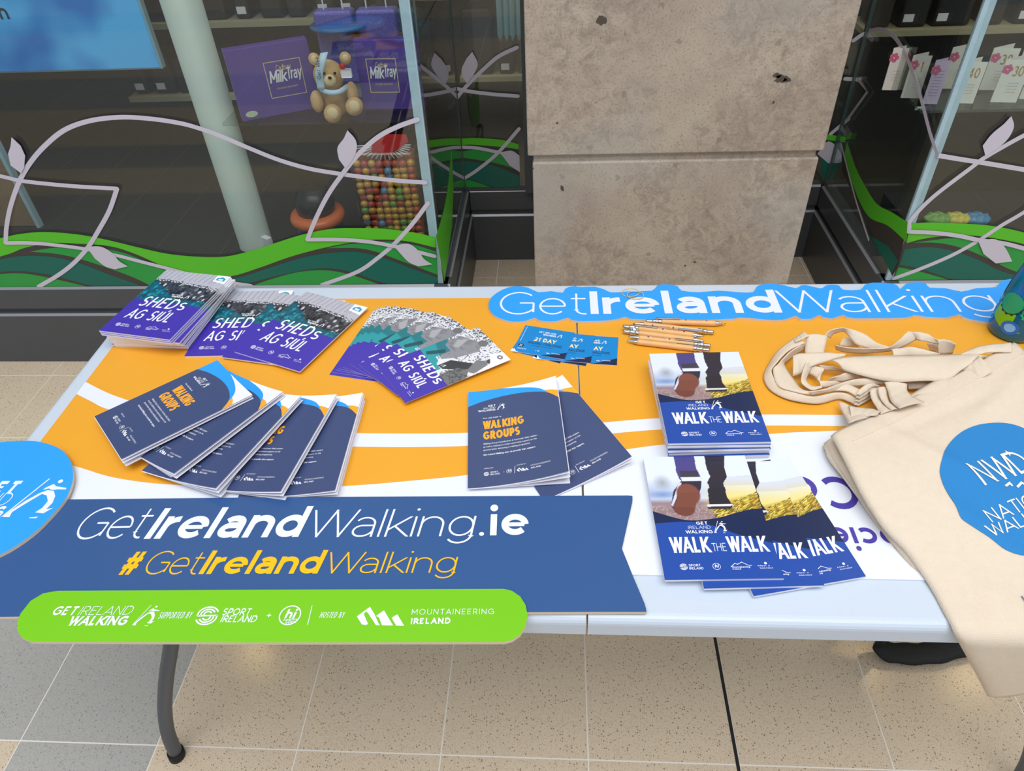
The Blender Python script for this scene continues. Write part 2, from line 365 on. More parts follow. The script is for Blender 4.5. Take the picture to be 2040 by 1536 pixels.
def text2d(s, h=1.0, w=0.1, sx=1.0, track=0.16, shear=0.0, caps_x=None):
    """-> (list of quads [(x,y)*4], width) ; w relative to cap height"""
    quads = []; x = 0.0
    w_ = w
    for ch in s:
        w_ = w
        g = GL.get(ch)
        if g is None: continue
        Wd, strokes = g; Wd = Wd * sx
        low = ch.islower() and ch not in 'bdfhklt'
        def my(y, ww=w):
            if ch.islower():
                if y <= 0: return ww / 2 + y
                if y <= XH: return ww / 2 + y * (XH - ww) / XH
                return XH - ww / 2 + (y - XH) * (1 - XH) / (1 - XH + 1e-9)
            if y < 0 or y > 1: return ww / 2 + y * (1 - ww)
            return ww / 2 + y * (1 - ww)
        bounds = [0.0, XH if ch.islower() else 1.0, 1.0]
        for st in strokes:
            if st == 'dot' or st == 'pt':
                r = max(w_ * 0.62, .045); cy = 1.0 - r * 0.5 if st == 'dot' else r
                ring = [(x + w_ / 2 + r * math.cos(2 * math.pi * k / 12), cy + r * math.sin(2 * math.pi * k / 12)) for k in range(12)]
                for k in range(1, 11): quads.append([ring[0], ring[k], ring[k + 1], 3])
                continue
            w_ = w * (.66 if (ch in 'eaAHERBFGP' and w > .15 and len(st) < 8 and abs(st[0][1] - st[1][1]) < 1e-6 and .2 < st[0][1] < .8) else 1.0)
            closed = len(st) > 6 and abs(st[0][0] - st[-1][0]) < 1e-6 and abs(st[0][1] - st[-1][1]) < 1e-6
            raw = st[:-1] if closed else st
            P = [(x + w_ / 2 + p[0] * sx, my(p[1])) for p in raw]
            L, Rr = ribbon2d(P, w_, closed)
            if not closed:
                for idx, a, b in ((0, 0, 1), (-1, -1, -2)):
                    y = raw[a][1]; d = np.array(P[b]) - np.array(P[a]); d = d / (np.hypot(*d) + 1e-9)
                    if abs(y) < 1e-6: cut(L, Rr, idx, d, 0.0)
                    elif abs(y - 1) < 1e-6: cut(L, Rr, idx, d, 1.0)
                    elif ch.islower() and abs(y - XH) < 1e-6: cut(L, Rr, idx, d, XH)
            n = len(P)
            for i in range(n if closed else n - 1):
                j = (i + 1) % n
                quads.append([tuple(L[i]), tuple(Rr[i]), tuple(Rr[j]), tuple(L[j])] + [strokes.index(st)])
        x += Wd + w + track - {'W': .16, 'r': .09, 't': .03, 'k': .05, 'T': .10, 'L': .05, 'K': .04, 'e': .02, 'A': .05, 'P': .04}.get(ch, 0) * min(1, sx + .2)
    x -= track
    if shear: quads = [[(p[0] + p[1] * shear, p[1]) for p in q[:-1]] + [q[-1]] for q in quads]
    return [[(p[0] * h, p[1] * h) for p in q[:-1]] + [q[-1]] for q in quads], x * h

class Art:
    """flat print: polygons (u,v in metres) with a colour and a layer"""
    def __init__(s): s.items = []; s.mats = []
    def mi(s, m):
        if m not in s.mats: s.mats.append(m)
        return s.mats.index(m)
    def poly(s, pts, m, layer=1): s.items.append((list(pts), s.mi(m), layer)); return s
    def quads(s, qs, m, layer=2):
        k = s.mi(m)
        for q in qs:
            if isinstance(q[-1], int): s.items.append((list(q[:-1]), k, layer + .2 * q[-1]))
            else: s.items.append((list(q), k, layer))
    def text(s, t, x, y, h, m, w=.1, sx=1.0, track=.16, shear=0, fit=None, align='l', rot=0, layer=3):
        q, wd = text2d(t, h, w, sx, track, shear)
        k = 1.0
        if fit: k = fit / wd; wd = fit
        ox = x - (wd if align == 'r' else wd / 2 if align == 'c' else 0)
        c, sn = math.cos(rot), math.sin(rot)
        out = []
        for a in q:
            out.append([(ox + (p[0] * k) * c - p[1] * sn, y + (p[0] * k) * sn + p[1] * c) for p in a[:-1]] + [a[-1]])
        s.quads(out, m, layer)
    def circle(s, cx, cy, r, m, layer=2, w=None, ry=None, a0=0, a1=360, n=36):
        ry = ry or r
        if w is None: s.poly([(cx + r * math.cos(2 * math.pi * k / n), cy + ry * math.sin(2 * math.pi * k / n)) for k in range(n)], m, layer)
        else:
            full = a1 - a0 >= 360
            P = A_(cx, cy, r, ry, a0, a1, n); P = P[:-1] if full else P
            s.line(P, w, m, layer, full)
    def line(s, P, w, m, layer=2, closed=False):
        L, Rr = ribbon2d(P, w, closed); n = len(P)
        s.quads([[tuple(L[i]), tuple(Rr[i]), tuple(Rr[(i + 1) % n]), tuple(L[(i + 1) % n])] for i in range(n if closed else n - 1)], m, layer)
    def bm(s, cuts=None, lift=0.0002, z=0.0, bm=None, mofs=0):
        bm = bm or bmesh.new()
        for pts, k, layer in s.items:
            a = sum(pts[i][0] * pts[(i + 1) % len(pts)][1] - pts[(i + 1) % len(pts)][0] * pts[i][1] for i in range(len(pts)))
            if abs(a) < 1e-10: continue
            if a < 0: pts = pts[::-1]
            vs = [bm.verts.new((p[0], p[1], z + layer * lift)) for p in pts]
            try: f = bm.faces.new(vs)
            except ValueError: continue
            f.material_index = k + mofs
        if cuts:
            for c in cuts:
                bmesh.ops.bisect_plane(bm, geom=bm.verts[:] + bm.edges[:] + bm.faces[:], plane_co=(c, 0, 0), plane_no=(1, 0, 0))
        return bm

def walker(art, x, y, h, m, layer=3, detail=True):
    """the striding figure with a slash, height h, origin at lower left"""
    P = lambda pts: [(x + a * h, y + b * h) for a, b in pts]
    art.poly(P([(0, 0), (.02, .05), (.42, 1.0), (.45, 1.0), (.05, .05)]), m, layer)
    art.circle(x + .70 * h, y + .93 * h, .05 * h, m, layer, n=12)
    art.poly(P([(.60, .86), (.68, .80), (.80, .78), (.92, .76), (.92, .72), (.76, .72), (.66, .70), (.56, .74), (.46, .70), (.48, .76)]), m, layer)
    art.poly(P([(.56, .70), (.70, .68), (.80, .55), (.84, .38), (.80, .22), (.92, .26), (.80, .12), (.62, .14), (.70, .25), (.72, .42), (.62, .56), (.50, .60), (.30, .34), (.16, .14), (.18, .02), (.04, .02), (.10, .16), (.26, .42), (.44, .62)]), m, layer)
    art.poly(P([(.58, .02), (.74, .04), (.72, 0), (.58, 0)]), m, layer)
def swirl(art, cx, cy, r, m, layer=3):
    for k, rr in enumerate((1.0, .68, .36)):
        a = A_(cx, cy + r * .18, r * rr, r * .78 * rr, 20, 200)
        b = A_(cx, cy - r * .18, r * rr, r * .78 * rr, 200, 380)
        art.line(a, r * .16, m, layer); art.line(b, r * .16, m, layer)
    art.line([(cx - r * .95, cy - r * .05), (cx + r * .95, cy + r * .05)], r * .16, m, layer)
def mountains(art, x, y, h, m, layer=3):
    P = lambda pts: [(x + a * h, y + b * h) for a, b in pts]
    art.poly(P([(0, .45), (.55, 1.0), (.85, .62), (1.15, .12), (1.25, 0), (1.05, 0), (.55, .62), (.42, .74), (.32, .60), (.65, .05), (.55, 0), (.35, .02)]), m, layer)
    art.poly(P([(.95, .5), (1.3, .82), (1.9, 0), (1.35, 0), (1.12, .42)]), m, layer)
    art.poly(P([(1.75, .42), (2.0, .62), (2.45, 0), (2.05, 0)]), m, layer)

# ------------------------------------------------------------ colour palette
WHITE = mat('print_white', (240, 242, 250), 0.45)
INK_Y = mat('print_amber', (250, 172, 40), 0.45)
NAVY = mat('print_slate_navy', (62, 76, 118), 0.42)
SKY = mat('print_sky_blue', (44, 160, 250), 0.42)
PAPER = mat('paper_white', (236, 236, 246), 0.6)
PURPLE = mat('print_violet', (66, 48, 170), 0.35)
TEAL = mat('print_teal', (0, 112, 130), 0.35)
BLUE = mat('print_royal_blue', (30, 74, 164), 0.3)
DNAVY = mat('print_dark_navy', (18, 36, 78), 0.3)
PHOTO = mat_vcol('printed_photo')
FOAM = mat('board_edge', (222, 205, 180), 0.7)

# ------------------------------------------------------------ setting: floor, walls, frames
T_ = 0.1975 * CAM_H
beige = mat_terrazzo('terrazzo_beige', (216, 198, 174), (140, 112, 84), (232, 222, 204), 470, 0.42, 0.17)
grey = mat_terrazzo('terrazzo_grey', (176, 174, 170), (136, 134, 130), (222, 220, 212), 470, 0.45, 0.17)
grout = mat('grout', (240, 234, 226), 0.7); blackj = mat('black_joint', (14, 14, 14), 0.6)
bm = bmesh.new()
x0g = -0.549 * CAM_H; y0g = 0.393 * CAM_H
for i in range(-22, 24):
    for j in range(-22, 14):
        xa = x0g + i * T_; ya = y0g + j * T_
        g = 0.0015
        isg = (i <= -1 and j < 0 and j >= -2 and not (i <= -2 and j == -1)) or (i <= -1 and 0 <= j <= 1)
        isg = isg or (j < -3 and ((j % 6) in (0, 1)))
        if j >= 2: isg = False
        xb = xa + T_
        if i == 3: xb -= 0.0055
        vs = [bm.verts.new(p) for p in ((xa + g, ya + g, 0), (xb - g, ya + g, 0), (xb - g, ya + T_ - g, 0), (xa + g, ya + T_ - g, 0))]
        bm.faces.new(vs).material_index = 1 if isg else 0
        if i == 3:
            vs = [bm.verts.new(p) for p in ((xb - g, ya, .0002), (xb + .0055, ya, .0002), (xb + .0055, ya + T_, .0002), (xb - g, ya + T_, .0002))]
            bm.faces.new(vs).material_index = 3
bx(bm, x0g - 23 * T_, x0g + 25 * T_, y0g - 23 * T_, y0g + 15 * T_, -0.05, -0.0006, 2)
tag(from_bm('floor', bm, [beige, grey, grout, blackj]), kind='structure')

stone = mat_stone()
bm = bmesh.new()
bx(bm, -.079, .716, 1.894, 2.62, .720, 3.2, 0, .004)
bx(bm, -.066, .708, 1.894, 2.62, 0, .700, 0, .004)
bx(bm, -.062, .700, 1.906, 2.60, .690, .730, 0)
pit = mat('stone_pit', (84, 76, 66), 0.9, noise=.5, nscale=300)
tag(from_bm('wall_pillar', bm, [stone]), kind='structure')
def blotch(name, px, py, rx, rz, y, m, parent=None, n=18, seed=1):
    rnd = random.Random(seed); c = atY(px, py, y); b = bmesh.new()
    pts = []
    for k in range(n):
        a = 2 * math.pi * k / n; q = 0.7 + 0.5 * rnd.random()
        pts.append((c.x + rx * q * math.cos(a), c.z + rz * q * math.sin(a)))
    prism(b, pts, 0, 0.0006, 0, T=lambda v: Vector((v.x, y - v.z, v.y)))
    bmesh.ops.recalc_face_normals(b, faces=b.faces); return from_bm(name, b, m, parent)
wp = bpy.data.objects['wall_pillar']
for k, (px, py, rx, rz) in enumerate([(1198, 40, .012, .011), (1556, 157, .016, .010), (1548, 150, .01, .006), (1568, 159, .01, .006), (1120, 375, .005, .009), (1384, 522, .004, .003), (1365, 529, .003, .003), (1062, 335, .003, .002), (1110, 245, .003, .003), (1541, 204, .003, .004)]):
    blotch('stone_pit', px, py, rx, rz, 1.8938, pit, wp, seed=k)

frame = mat('dark_metal_frame', (74, 77, 82), 0.38, 0.0, 0.5, noise=.08, nscale=12)
frame_l = mat('frame_edge_light', (150, 152, 158), 0.35, 0.2)
XL, XR, YF, YB = -0.335, 0.99, 1.894, 2.557       # bay corners, front face, recess face
def plinth(name, a, b, nrm):
    """profile swept between a and b (2d), nrm = outward normal"""
    bm = bmesh.new(); a = Vector(a); b = Vector(b); n = Vector(nrm)
    prof = [(0, 0), (0.006, 0), (0.006, .196), (0.0, .203), (-.012, .205), (-.012, .218), (-.002, .222), (-.002, .296), (-.008, .303), (-.05, .303), (-.05, 0)]
    va = [bm.verts.new((a.x + n.x * d, a.y + n.y * d, z)) for d, z in prof]; vb = [bm.verts.new((b.x + n.x * d, b.y + n.y * d, z)) for d, z in prof]
    k = len(prof)
    for i in range(k):
        f = bm.faces.new((va[i], va[(i + 1) % k], vb[(i + 1) % k], vb[i])); f.material_index = 1 if i in (2, 7) else 0
    bm.faces.new(va); bm.faces.new(vb[::-1]); bmesh.ops.recalc_face_normals(bm, faces=bm.faces)
    return tag(from_bm(name, bm, [frame, frame_l]), kind='structure')
plinth('baseboard_left_bay', (-4.5, YF), (XL, YF), (0, -1))
plinth('baseboard_left_return', (XL, YF), (XL, YB), (1, 0))
plinth('baseboard_left_recess', (XL, YB), (-.03, YB), (0, -1))
plinth('baseboard_right_recess', (.66, YB), (XR, YB), (0, -1))
plinth('baseboard_right_return', (XR, YF), (XR, YB), (-1, 0))
plinth('baseboard_right_bay', (XR, YF), (4.5, YF), (0, -1))

G1 = mat_glass('shop_glass', (.93, .965, .95), 1.5)
edge = mat('glass_edge', (170, 198, 212), 0.25, 0, .6, noise=.15, nscale=30)
edge_d = mat('glass_edge_dark', (70, 90, 92), 0.25)
D_BR = mat('vinyl_lime', (88, 196, 36), 0.35); D_MG = mat('vinyl_green', (38, 156, 66), 0.35)
D_TL = mat('vinyl_teal', (0, 102, 88), 0.35); D_DK = mat('vinyl_charcoal', (62, 58, 56), 0.4)
D_WH = mat('vinyl_lilac_white', (208, 202, 218), 0.4)

def window(n, x0, x1, y0, y1, z1=3.2):
    root = thing('window_%d' % n, ((x0 + x1) / 2, (y0 + y1) / 2, .30), None, None); tag(root, kind='structure')
    bm = bmesh.new(); bx(bm, x0, x1, y0, y1, .295, z1)
    g = from_bm('glass_pane', bm, G1); settle(root, [g]); return root
YG = 1.905; XGL = -0.350; XGR = 1.003; YGB = 2.565
w1 = window(1, -3.6, -.36, YG, YG + .008)
w2 = window(2, XGL - .008, XGL, YG + .008, YGB)
w3 = window(3, XGL, -.11, YGB, YGB + .008)
w4 = window(4, .66, XGR, YGB, YGB + .008)
w5 = window(5, XGR, XGR + .008, YG + .008, YGB)
w6 = window(6, XGR + .012, 3.6, YG, YG + .008)
def strip(par, name, x0, x1, y0, y1, z0, z1, m):
    b = bmesh.new(); bx(b, x0, x1, y0, y1, z0, z1); o = from_bm(name, b, m); settle(par, [o]); return o
strip(w1, 'corner_seal', -.383, -.357, YG + .0002, YG + .012, .3, 3.2, edge)
strip(w6, 'corner_seal', 1.003, 1.030, YG + .0002, YG + .012, .3, 3.2, edge)
strip(w2, 'corner_seal', XGL - .01, XGL + .002, YGB - .008, YGB + .004, .3, 3.2, edge_d)
strip(w5, 'corner_seal', XGR - .002, XGR + .01, YGB - .008, YGB + .004, .3, 3.2, edge_d)
strip(w3, 'window_frame', -.118, -.062, YGB - .03, YGB + .03, .3, 3.2, frame)
strip(w3, 'bottom_rail', XGL, -.11, YGB - .004, YGB + .02, .298, .312, frame)
strip(w4, 'window_frame', .66, .73, YGB - .03, YGB + .03, .3, 3.2, frame)

def dec(par, name, pts, fn, m, off, nrm, smooth=False):
    """vinyl shape traced on a glass plane, 0.3 mm thick"""
    P = [fn(*p) for p in pts]; n = Vector(nrm)
    b = bmesh.new()
    lo = [b.verts.new(p + n * off) for p in P]; hi = [b.verts.new(p + n * (off + .0003)) for p in P]
    k = len(P); b.faces.new(lo); b.faces.new(hi[::-1])
    for i in range(k): b.faces.new((lo[i], lo[(i + 1) % k], hi[(i + 1) % k], hi[i]))
    bmesh.ops.recalc_face_normals(b, faces=b.faces)
    o = from_bm(name, b, m); settle(par, [o]); return o
def cr2(pts, n=6, closed=False):
    return [(p.x, p.y) for p in catmull([(a, b_, 0) for a, b_ in pts], n, closed)]
def band(top, bottom): return cr2(top) + cr2(bottom)[::-1]
_vn = [0]
def vine(par, pts, fn, nrm, w=.0125, off=.0016, m=None, corner=False):
    _vn[0] += 1; off += (_vn[0] % 7) * .0004
    P = [fn(*p) for p in (pts if corner else cr2(pts, 8))]
    n = Vector(nrm); b = bmesh.new(); L = []; Rr = []
    for i, p in enumerate(P):
        d = (P[min(i + 1, len(P) - 1)] - P[max(i - 1, 0)]).normalized(); s = d.cross(n).normalized() * w / 2
        L.append(b.verts.new(p + s + n * off)); Rr.append(b.verts.new(p - s + n * off))
    for i in range(len(P) - 1): b.faces.new((L[i], L[i + 1], Rr[i + 1], Rr[i]))
    for i in (0, -1): pass
    res = bmesh.ops.extrude_face_region(b, geom=b.faces[:])
    for v in res['geom']:
        if isinstance(v, bmesh.types.BMVert): v.co += n * .0003
    for p in (P[0], P[-1]):
        c = [b.verts.new(p + n * (off + .0001) + (Vector((1, 0, 0)) if abs(n.x) < .5 else Vector((0, 1, 0))) * (w / 2 * math.cos(k * math.pi / 6)) + Vector((0, 0, w / 2 * math.sin(k * math.pi / 6)))) for k in range(12)]
        b.faces.new(c)
    bmesh.ops.recalc_face_normals(b, faces=b.faces)
    o = from_bm('vine_decal', b, m or D_WH); settle(par, [o]); return o
def leaf(par, pts, fn, nrm, m=None):
    # tip, right side..., base, left side...
    o = dec(par, 'leaf_decal', pts, fn, m or D_WH, .0048, nrm); return o
NF = (0, -1, 0)
fF = lambda x, y: atY(x, y, YG); fB = lambda x, y: atY(x, y, YGB)
fL = lambda x, y: atX(x, y, XGL); fR = lambda x, y: atX(x, y, XGR)

# --- left bay front
X2 = 868
topL = [(-420, 482), (-60, 482), (0, 474), (39, 466), (90, 462), (156, 467), (215, 478), (273, 492), (332, 505), (391, 511), (447, 511), (498, 500), (548, 484), (603, 467), (658, 456), (712, 454), (771, 456), (830, 464), (X2, 473)]
lowL = [(-420, 530), (-60, 530), (0, 511), (23, 504), (51, 493), (102, 484), (156, 485), (219, 490), (266, 504), (305, 521), (350, 540), (400, 549), (459, 550), (517, 533), (576, 512), (634, 496), (693, 484), (752, 477), (810, 480), (X2, 493)]
dec(w1, 'hill_decal', cr2(topL) + [(873, 568), (400, 571), (-60, 573), (-420, 573)], fF, D_DK, .0004, NF)
dec(w1, 'hill_decal', band(topL, lowL), fF, D_BR, .0009, NF)
dec(w1, 'hill_decal', cr2([(60, 501), (102, 494), (156, 491), (203, 494), (250, 505), (289, 520), (324, 536), (360, 552), (390, 571)]) + cr2([(300, 571), (289, 563), (258, 549), (219, 535), (168, 518), (117, 506), (60, 501)]), fF, D_MG, .0009, NF)
dec(w1, 'hill_decal', cr2([(-420, 532), (-60, 532), (0, 517), (39, 510), (90, 510), (129, 516), (168, 527), (219, 547), (273, 566), (285, 571)]) + cr2([(190, 571), (156, 562), (109, 549), (59, 541), (23, 540), (0, 542), (-60, 552), (-420, 552)]), fF, D_TL, .0009, NF)
dec(w1, 'hill_decal', cr2([(-420, 556), (-60, 556), (0, 546), (39, 544), (78, 549), (129, 560), (176, 571)]) + [(-60, 573), (-420, 577)], fF, D_MG, .0009, NF)
dec(w1, 'hill_decal', cr2([(652, 494), (697, 486), (752, 481), (790, 482), (830, 489), (869, 501)]) + cr2([(872, 547), (830, 531), (790, 516), (752, 502), (712, 494), (652, 494)]), fF, D_MG, .0009, NF)
dec(w1, 'hill_decal', cr2([(450, 560), (501, 545), (556, 527), (615, 510), (666, 503), (712, 502), (752, 510), (790, 523), (830, 538), (872, 553)]) + [(873, 568), (785, 569)] + cr2([(775, 566), (744, 557), (705, 543), (666, 535), (627, 535), (580, 543), (529, 555), (482, 568)]), fF, D_TL, .0009, NF)
dec(w1, 'hill_decal', cr2([(500, 570), (537, 557), (588, 543), (634, 538), (673, 541), (712, 551), (763, 569)]), fF, D_MG, .0009, NF)
vine(w1, [(12, 483), (14, 450), (22, 410), (38, 364), (60, 325), (90, 290), (130, 258), (180, 240), (240, 233), (300, 236), (360, 245), (400, 256), (439, 270), (498, 295), (556, 318), (615, 335), (673, 345), (732, 353), (791, 359), (847, 363)], fF, NF)
vine(w1, [(-420, 300), (-70, 341), (0, 350), (40, 359), (100, 366), (160, 371), (234, 375)], fF, NF)
vine(w1, [(234, 375), (219, 418), (199, 455), (176, 492), (148, 523), (117, 547), (78, 570)], fF, NF)
vine(w1, [(12, 483), (60, 483), (110, 487), (170, 495), (234, 508), (273, 518), (324, 531), (390, 548), (455, 561), (501, 568)], fF, NF)
vine(w1, [(613, 476), (630, 434), (654, 387), (681, 348), (712, 309), (752, 273), (791, 252), (832, 237)], fF, NF)
vine(w1, [(613, 476), (673, 476), (732, 480), (779, 488), (822, 498), (866, 509)], fF, NF)
vine(w1, [(853, 404), (822, 445), (787, 484), (752, 514), (712, 541), (642, 567)], fF, NF)
leaf(w1, [(25, 272), (43, 289), (52, 309), (50, 332), (44, 344), (23, 328), (18, 305), (23, 290)], fF, NF)
leaf(w1, cr2([(174, 490), (203, 490), (227, 504), (238, 518), (256, 529)], 4) + cr2([(230, 535), (211, 529), (191, 514)], 4), fF, NF)
leaf(w1, cr2([(693, 258), (709, 277), (711, 297), (701, 320), (689, 334)], 4) + cr2([(676, 316), (673, 293), (686, 274)], 4), fF, NF)
leaf(w1, cr2([(785, 488), (814, 484), (834, 498), (845, 514), (862, 525)], 4) + cr2([(834, 529), (814, 520), (795, 500)], 4), fF, NF)
# --- left return (seen edge on)
NX = (1, 0, 0)
dec(w2, 'hill_decal', cr2([(868, 470), (878, 440), (888, 400), (894, 360), (899, 300)]) + [(903, 372), (900, 450), (885, 560)], fL, D_BR, .0009, NX)
# --- left recess
dec(w3, 'hill_decal', cr2([(899, 278), (930, 275), (956, 275), (1003, 279), (1033, 287)]) + [(1036, 374), (911, 374)], fB, D_DK, .0004, NF)
dec(w3, 'hill_decal', band([(899, 278), (930, 275), (956, 275), (1003, 279), (1033, 287)], [(899, 292), (930, 288), (956, 289), (1003, 293), (1033, 297)]), fB, D_BR, .0009, NF)
dec(w3, 'hill_decal', cr2([(903, 305), (950, 298), (1000, 303), (1034, 318)]) + cr2([(1034, 340), (1000, 328), (950, 318), (905, 312)]), fB, D_MG, .0009, NF)
dec(w3, 'hill_decal', cr2([(905, 318), (940, 322), (985, 330), (1034, 350)]) + [(1036, 373), (985, 373), (940, 358), (910, 350)], fB, D_TL, .0009, NF)
dec(w3, 'hill_decal', cr2([(910, 360), (930, 358), (950, 363), (978, 373)]) + [(912, 373)], fB, D_MG, .0009, NF)
for v in ([(896, 215), (925, 176), (968, 133), (995, 111), (1030, 94)], [(892, 170), (927, 180), (980, 187), (1032, 191)], [(911, 363), (948, 340), (991, 305), (1034, 256)], [(902, 292), (948, 294), (995, 303)]):
    vine(w3, v, fB, NF)
leaf(w3, cr2([(941, 102), (952, 125), (945, 145), (931, 166)], 4) + cr2([(923, 155), (920, 137), (930, 115)], 4), fB, NF)
leaf(w3, cr2([(995, 303), (1019, 299), (1035, 309)], 4) + [(1036, 342), (1025, 335)] + cr2([(1015, 328), (1003, 312)], 3), fB, NF)
# --- right recess
dec(w4, 'hill_decal', [(1640, 266), (1684, 273), (1684, 283), (1640, 278)], fB, D_BR, .0009, NF)
dec(w4, 'hill_decal', [(1630, 282), (1684, 286), (1660, 358), (1640, 358)], fB, D_TL, .0004, NF)
dec(w4, 'leaf_decal', cr2([(1628, 306), (1650, 281), (1672, 300), (1676, 322), (1650, 325)], 4), fB, D_WH, .0016, NF)
vine(w4, [(1700, 80), (1716, 69), (1734, 62)], fB, NF); vine(w4, [(1683, 156), (1711, 158)], fB, NF); vine(w4, [(1655, 266), (1690, 237)], fB, NF)
# --- right return
NXR = (-1, 0, 0)
topR = [(1809, 443), (1779, 424), (1747, 406), (1724, 371), (1704, 332), (1688, 283)]
dec(w5, 'hill_decal', cr2(topR) + [(1677, 283), (1677, 340), (1778, 550), (1790, 530)], fR, D_DK, .0004, NXR)
dec(w5, 'hill_decal', cr2(topR) + cr2([(1682, 310), (1700, 370), (1730, 430), (1770, 450), (1806, 482)]), fR, D_BR, .0009, NXR)
dec(w5, 'hill_decal', [(1700, 400), (1735, 470), (1770, 490), (1790, 520), (1777, 545), (1740, 480)], fR, D_TL, .0009, NXR)
vine(w5, [(1869, 309), (1853, 262), (1833, 187), (1810, 121), (1783, 74), (1755, 59), (1734, 62)], fR, NXR, off=.001)
vine(w5, [(1677, 287), (1704, 391), (1732, 478)], fR, NXR, .008, off=.0014)
vine(w5, [(1711, 158), (1729, 183), (1690, 237)], fR, NXR, corner=True, off=.001)
# --- right bay front
topF = [(1812, 445), (1853, 443), (1911, 445), (1970, 449), (2040, 463), (2120, 490), (2480, 490)]
dec(w6, 'hill_decal', cr2(topF) + [(2480, 562), (2120, 558), (1778, 558), (1790, 520)], fF, D_DK, .0004, NF)
dec(w6, 'hill_decal', band(topF, [(1806, 484), (1841, 475), (1892, 469), (1950, 470), (2040, 486), (2120, 512), (2480, 512)]), fF, D_BR, .0009, NF)
dec(w6, 'hill_decal', cr2([(1820, 483), (1860, 478), (1900, 474), (1980, 477), (2040, 492), (2120, 530), (2480, 530)]) + cr2([(2480, 565), (2120, 565), (2040, 545), (2009, 535), (1970, 516), (1923, 496), (1872, 484), (1820, 483)]), fF, D_MG, .0009, NF)
dec(w6, 'hill_decal', cr2([(1802, 496), (1850, 492), (1900, 500), (1950, 518), (1990, 538), (2040, 553)]) + [(2040, 557), (1900, 557)] + cr2([(1880, 551), (1833, 535), (1792, 527)]), fF, D_TL, .0009, NF)
dec(w6, 'hill_decal', cr2([(1790, 532), (1833, 541), (1890, 557)]) + [(1779, 558)], fF, D_MG, .0009, NF)
for v in ([(1869, 309), (1911, 316), (1962, 324), (2040, 337), (2120, 350), (2480, 350)], [(1810, 455), (1814, 437), (1857, 392), (1935, 332), (1962, 312), (2040, 268), (2120, 230), (2480, 230)],
          [(1810, 460), (1865, 463), (1911, 469), (1950, 477), (2001, 484), (2040, 494)], [(1781, 554), (1833, 535), (1896, 508), (1950, 478), (1994, 449), (2040, 422), (2120, 370), (2480, 370)]):
    vine(w6, v, fF, NF)
leaf(w6, cr2([(2013, 230), (2018, 252), (2001, 281), (1962, 311)], 4) + cr2([(1956, 289), (1974, 266), (1998, 246)], 4), fF, NF)
leaf(w6, cr2([(1947, 478), (1982, 475), (2001, 492), (2015, 519)], 4) + cr2([(1982, 523), (1958, 504)], 4), fF, NF)
# ------------------------------------------------------------ printed pictures (colour per vertex on fine grids)
class Img:
    def __init__(s, nx, ny, c): s.a = np.zeros((ny, nx, 3)) + np.array(c, float); s.nx = nx; s.ny = ny; s.U, s.V = np.meshgrid((np.arange(nx) + .5) / nx, (np.arange(ny) + .5) / ny)
    def put(s, k, c): k = np.clip(k, 0, 1)[..., None]; s.a = s.a * (1 - k) + np.array(c, float) * k
    def poly(s, pts, c, k=1.0):
        ins = np.zeros(s.U.shape, bool); n = len(pts)
        for i in range(n):
            x0, y0 = pts[i]; x1, y1 = pts[(i + 1) % n]
            if y0 == y1: continue
            t = ((y0 > s.V) != (y1 > s.V)) & (s.U < (x1 - x0) * (s.V - y0) / (y1 - y0) + x0); ins ^= t
        s.put(ins * k, c)
    def ell(s, cx, cy, rx, ry, c, soft=.15, k=1.0, rot=0):
        dx = s.U - cx; dy = s.V - cy; cr, sr = math.cos(rot), math.sin(rot)
        d = np.hypot((dx * cr + dy * sr) / rx, (-dx * sr + dy * cr) / ry); s.put(k * (1 - d) / soft, c)
    def noise(s, fx, fy, seed):
        r = np.random.RandomState(seed); g = r.rand(fy + 2, fx + 2)
        x = s.U * fx; y = s.V * fy; xi = x.astype(int); yi = y.astype(int); a = x - xi; b = y - yi
        a = a * a * (3 - 2 * a); b = b * b * (3 - 2 * b)
        return (g[yi, xi] * (1 - a) + g[yi, xi + 1] * a) * (1 - b) + (g[yi + 1, xi] * (1 - a) + g[yi + 1, xi + 1] * a) * b
def pic_sheds():
    r = random.Random(3); im = Img(170, 130, (188, 188, 200))
    im.put((im.noise(40, 3, 1) - .5) * .5, (150, 150, 165))
    for k in range(15):
        u = k * .075 + .02; im.poly([(u, .72), (u + .006, .72), (u + .05, 1), (u + .044, 1)], (96, 96, 108))
    im.poly([(0, 0), (1, 0), (1, .50), (.8, .56), (.5, .62), (.3, .69), (.12, .70), (0, .66)], (58, 60, 68))
    for k in range(230):
        u = r.random(); v = r.random() * .64; top = .68 - .20 * max(0, u - .3)
        v = min(v, top); g = r.choice((14, 20, 26, 36, 50, 120, 200, 78)); im.ell(u, v, .012 + .022 * r.random(), .02 + .055 * r.random(), (g, g, g + 6), .3, .9)
    for k in range(26):
        u = k / 26 + r.random() * .03; v = .65 - .18 * max(0, u - .3) + r.random() * .04
        im.ell(u, v, .015, .022, (222, 222, 226), .3); im.ell(u, v + .02, .014, .012, (40, 40, 44), .4)
    tr = np.clip(im.a.mean(axis=2) / 255, 0, 1)[..., None]
    tl = (np.array([0, 62, 84]) * (1 - tr) + np.array([30, 170, 186]) * tr)
    ins = (im.V < .68 - im.U * .95 + .02 * np.sin(im.U * 30)) | (im.V < .16)
    im.a = np.where(ins[..., None], tl, im.a)
    im.poly([(.80, .80), (1, .74), (1, 1), (.80, 1)], (244, 246, 250))
    im.poly([(.83, .84), (.96, .82), (.96, .90), (.90, .95), (.83, .91)], (40, 150, 190)); im.poly([(.86, .85), (.93, .84), (.93, .89), (.86, .90)], (230, 240, 246))
    return im
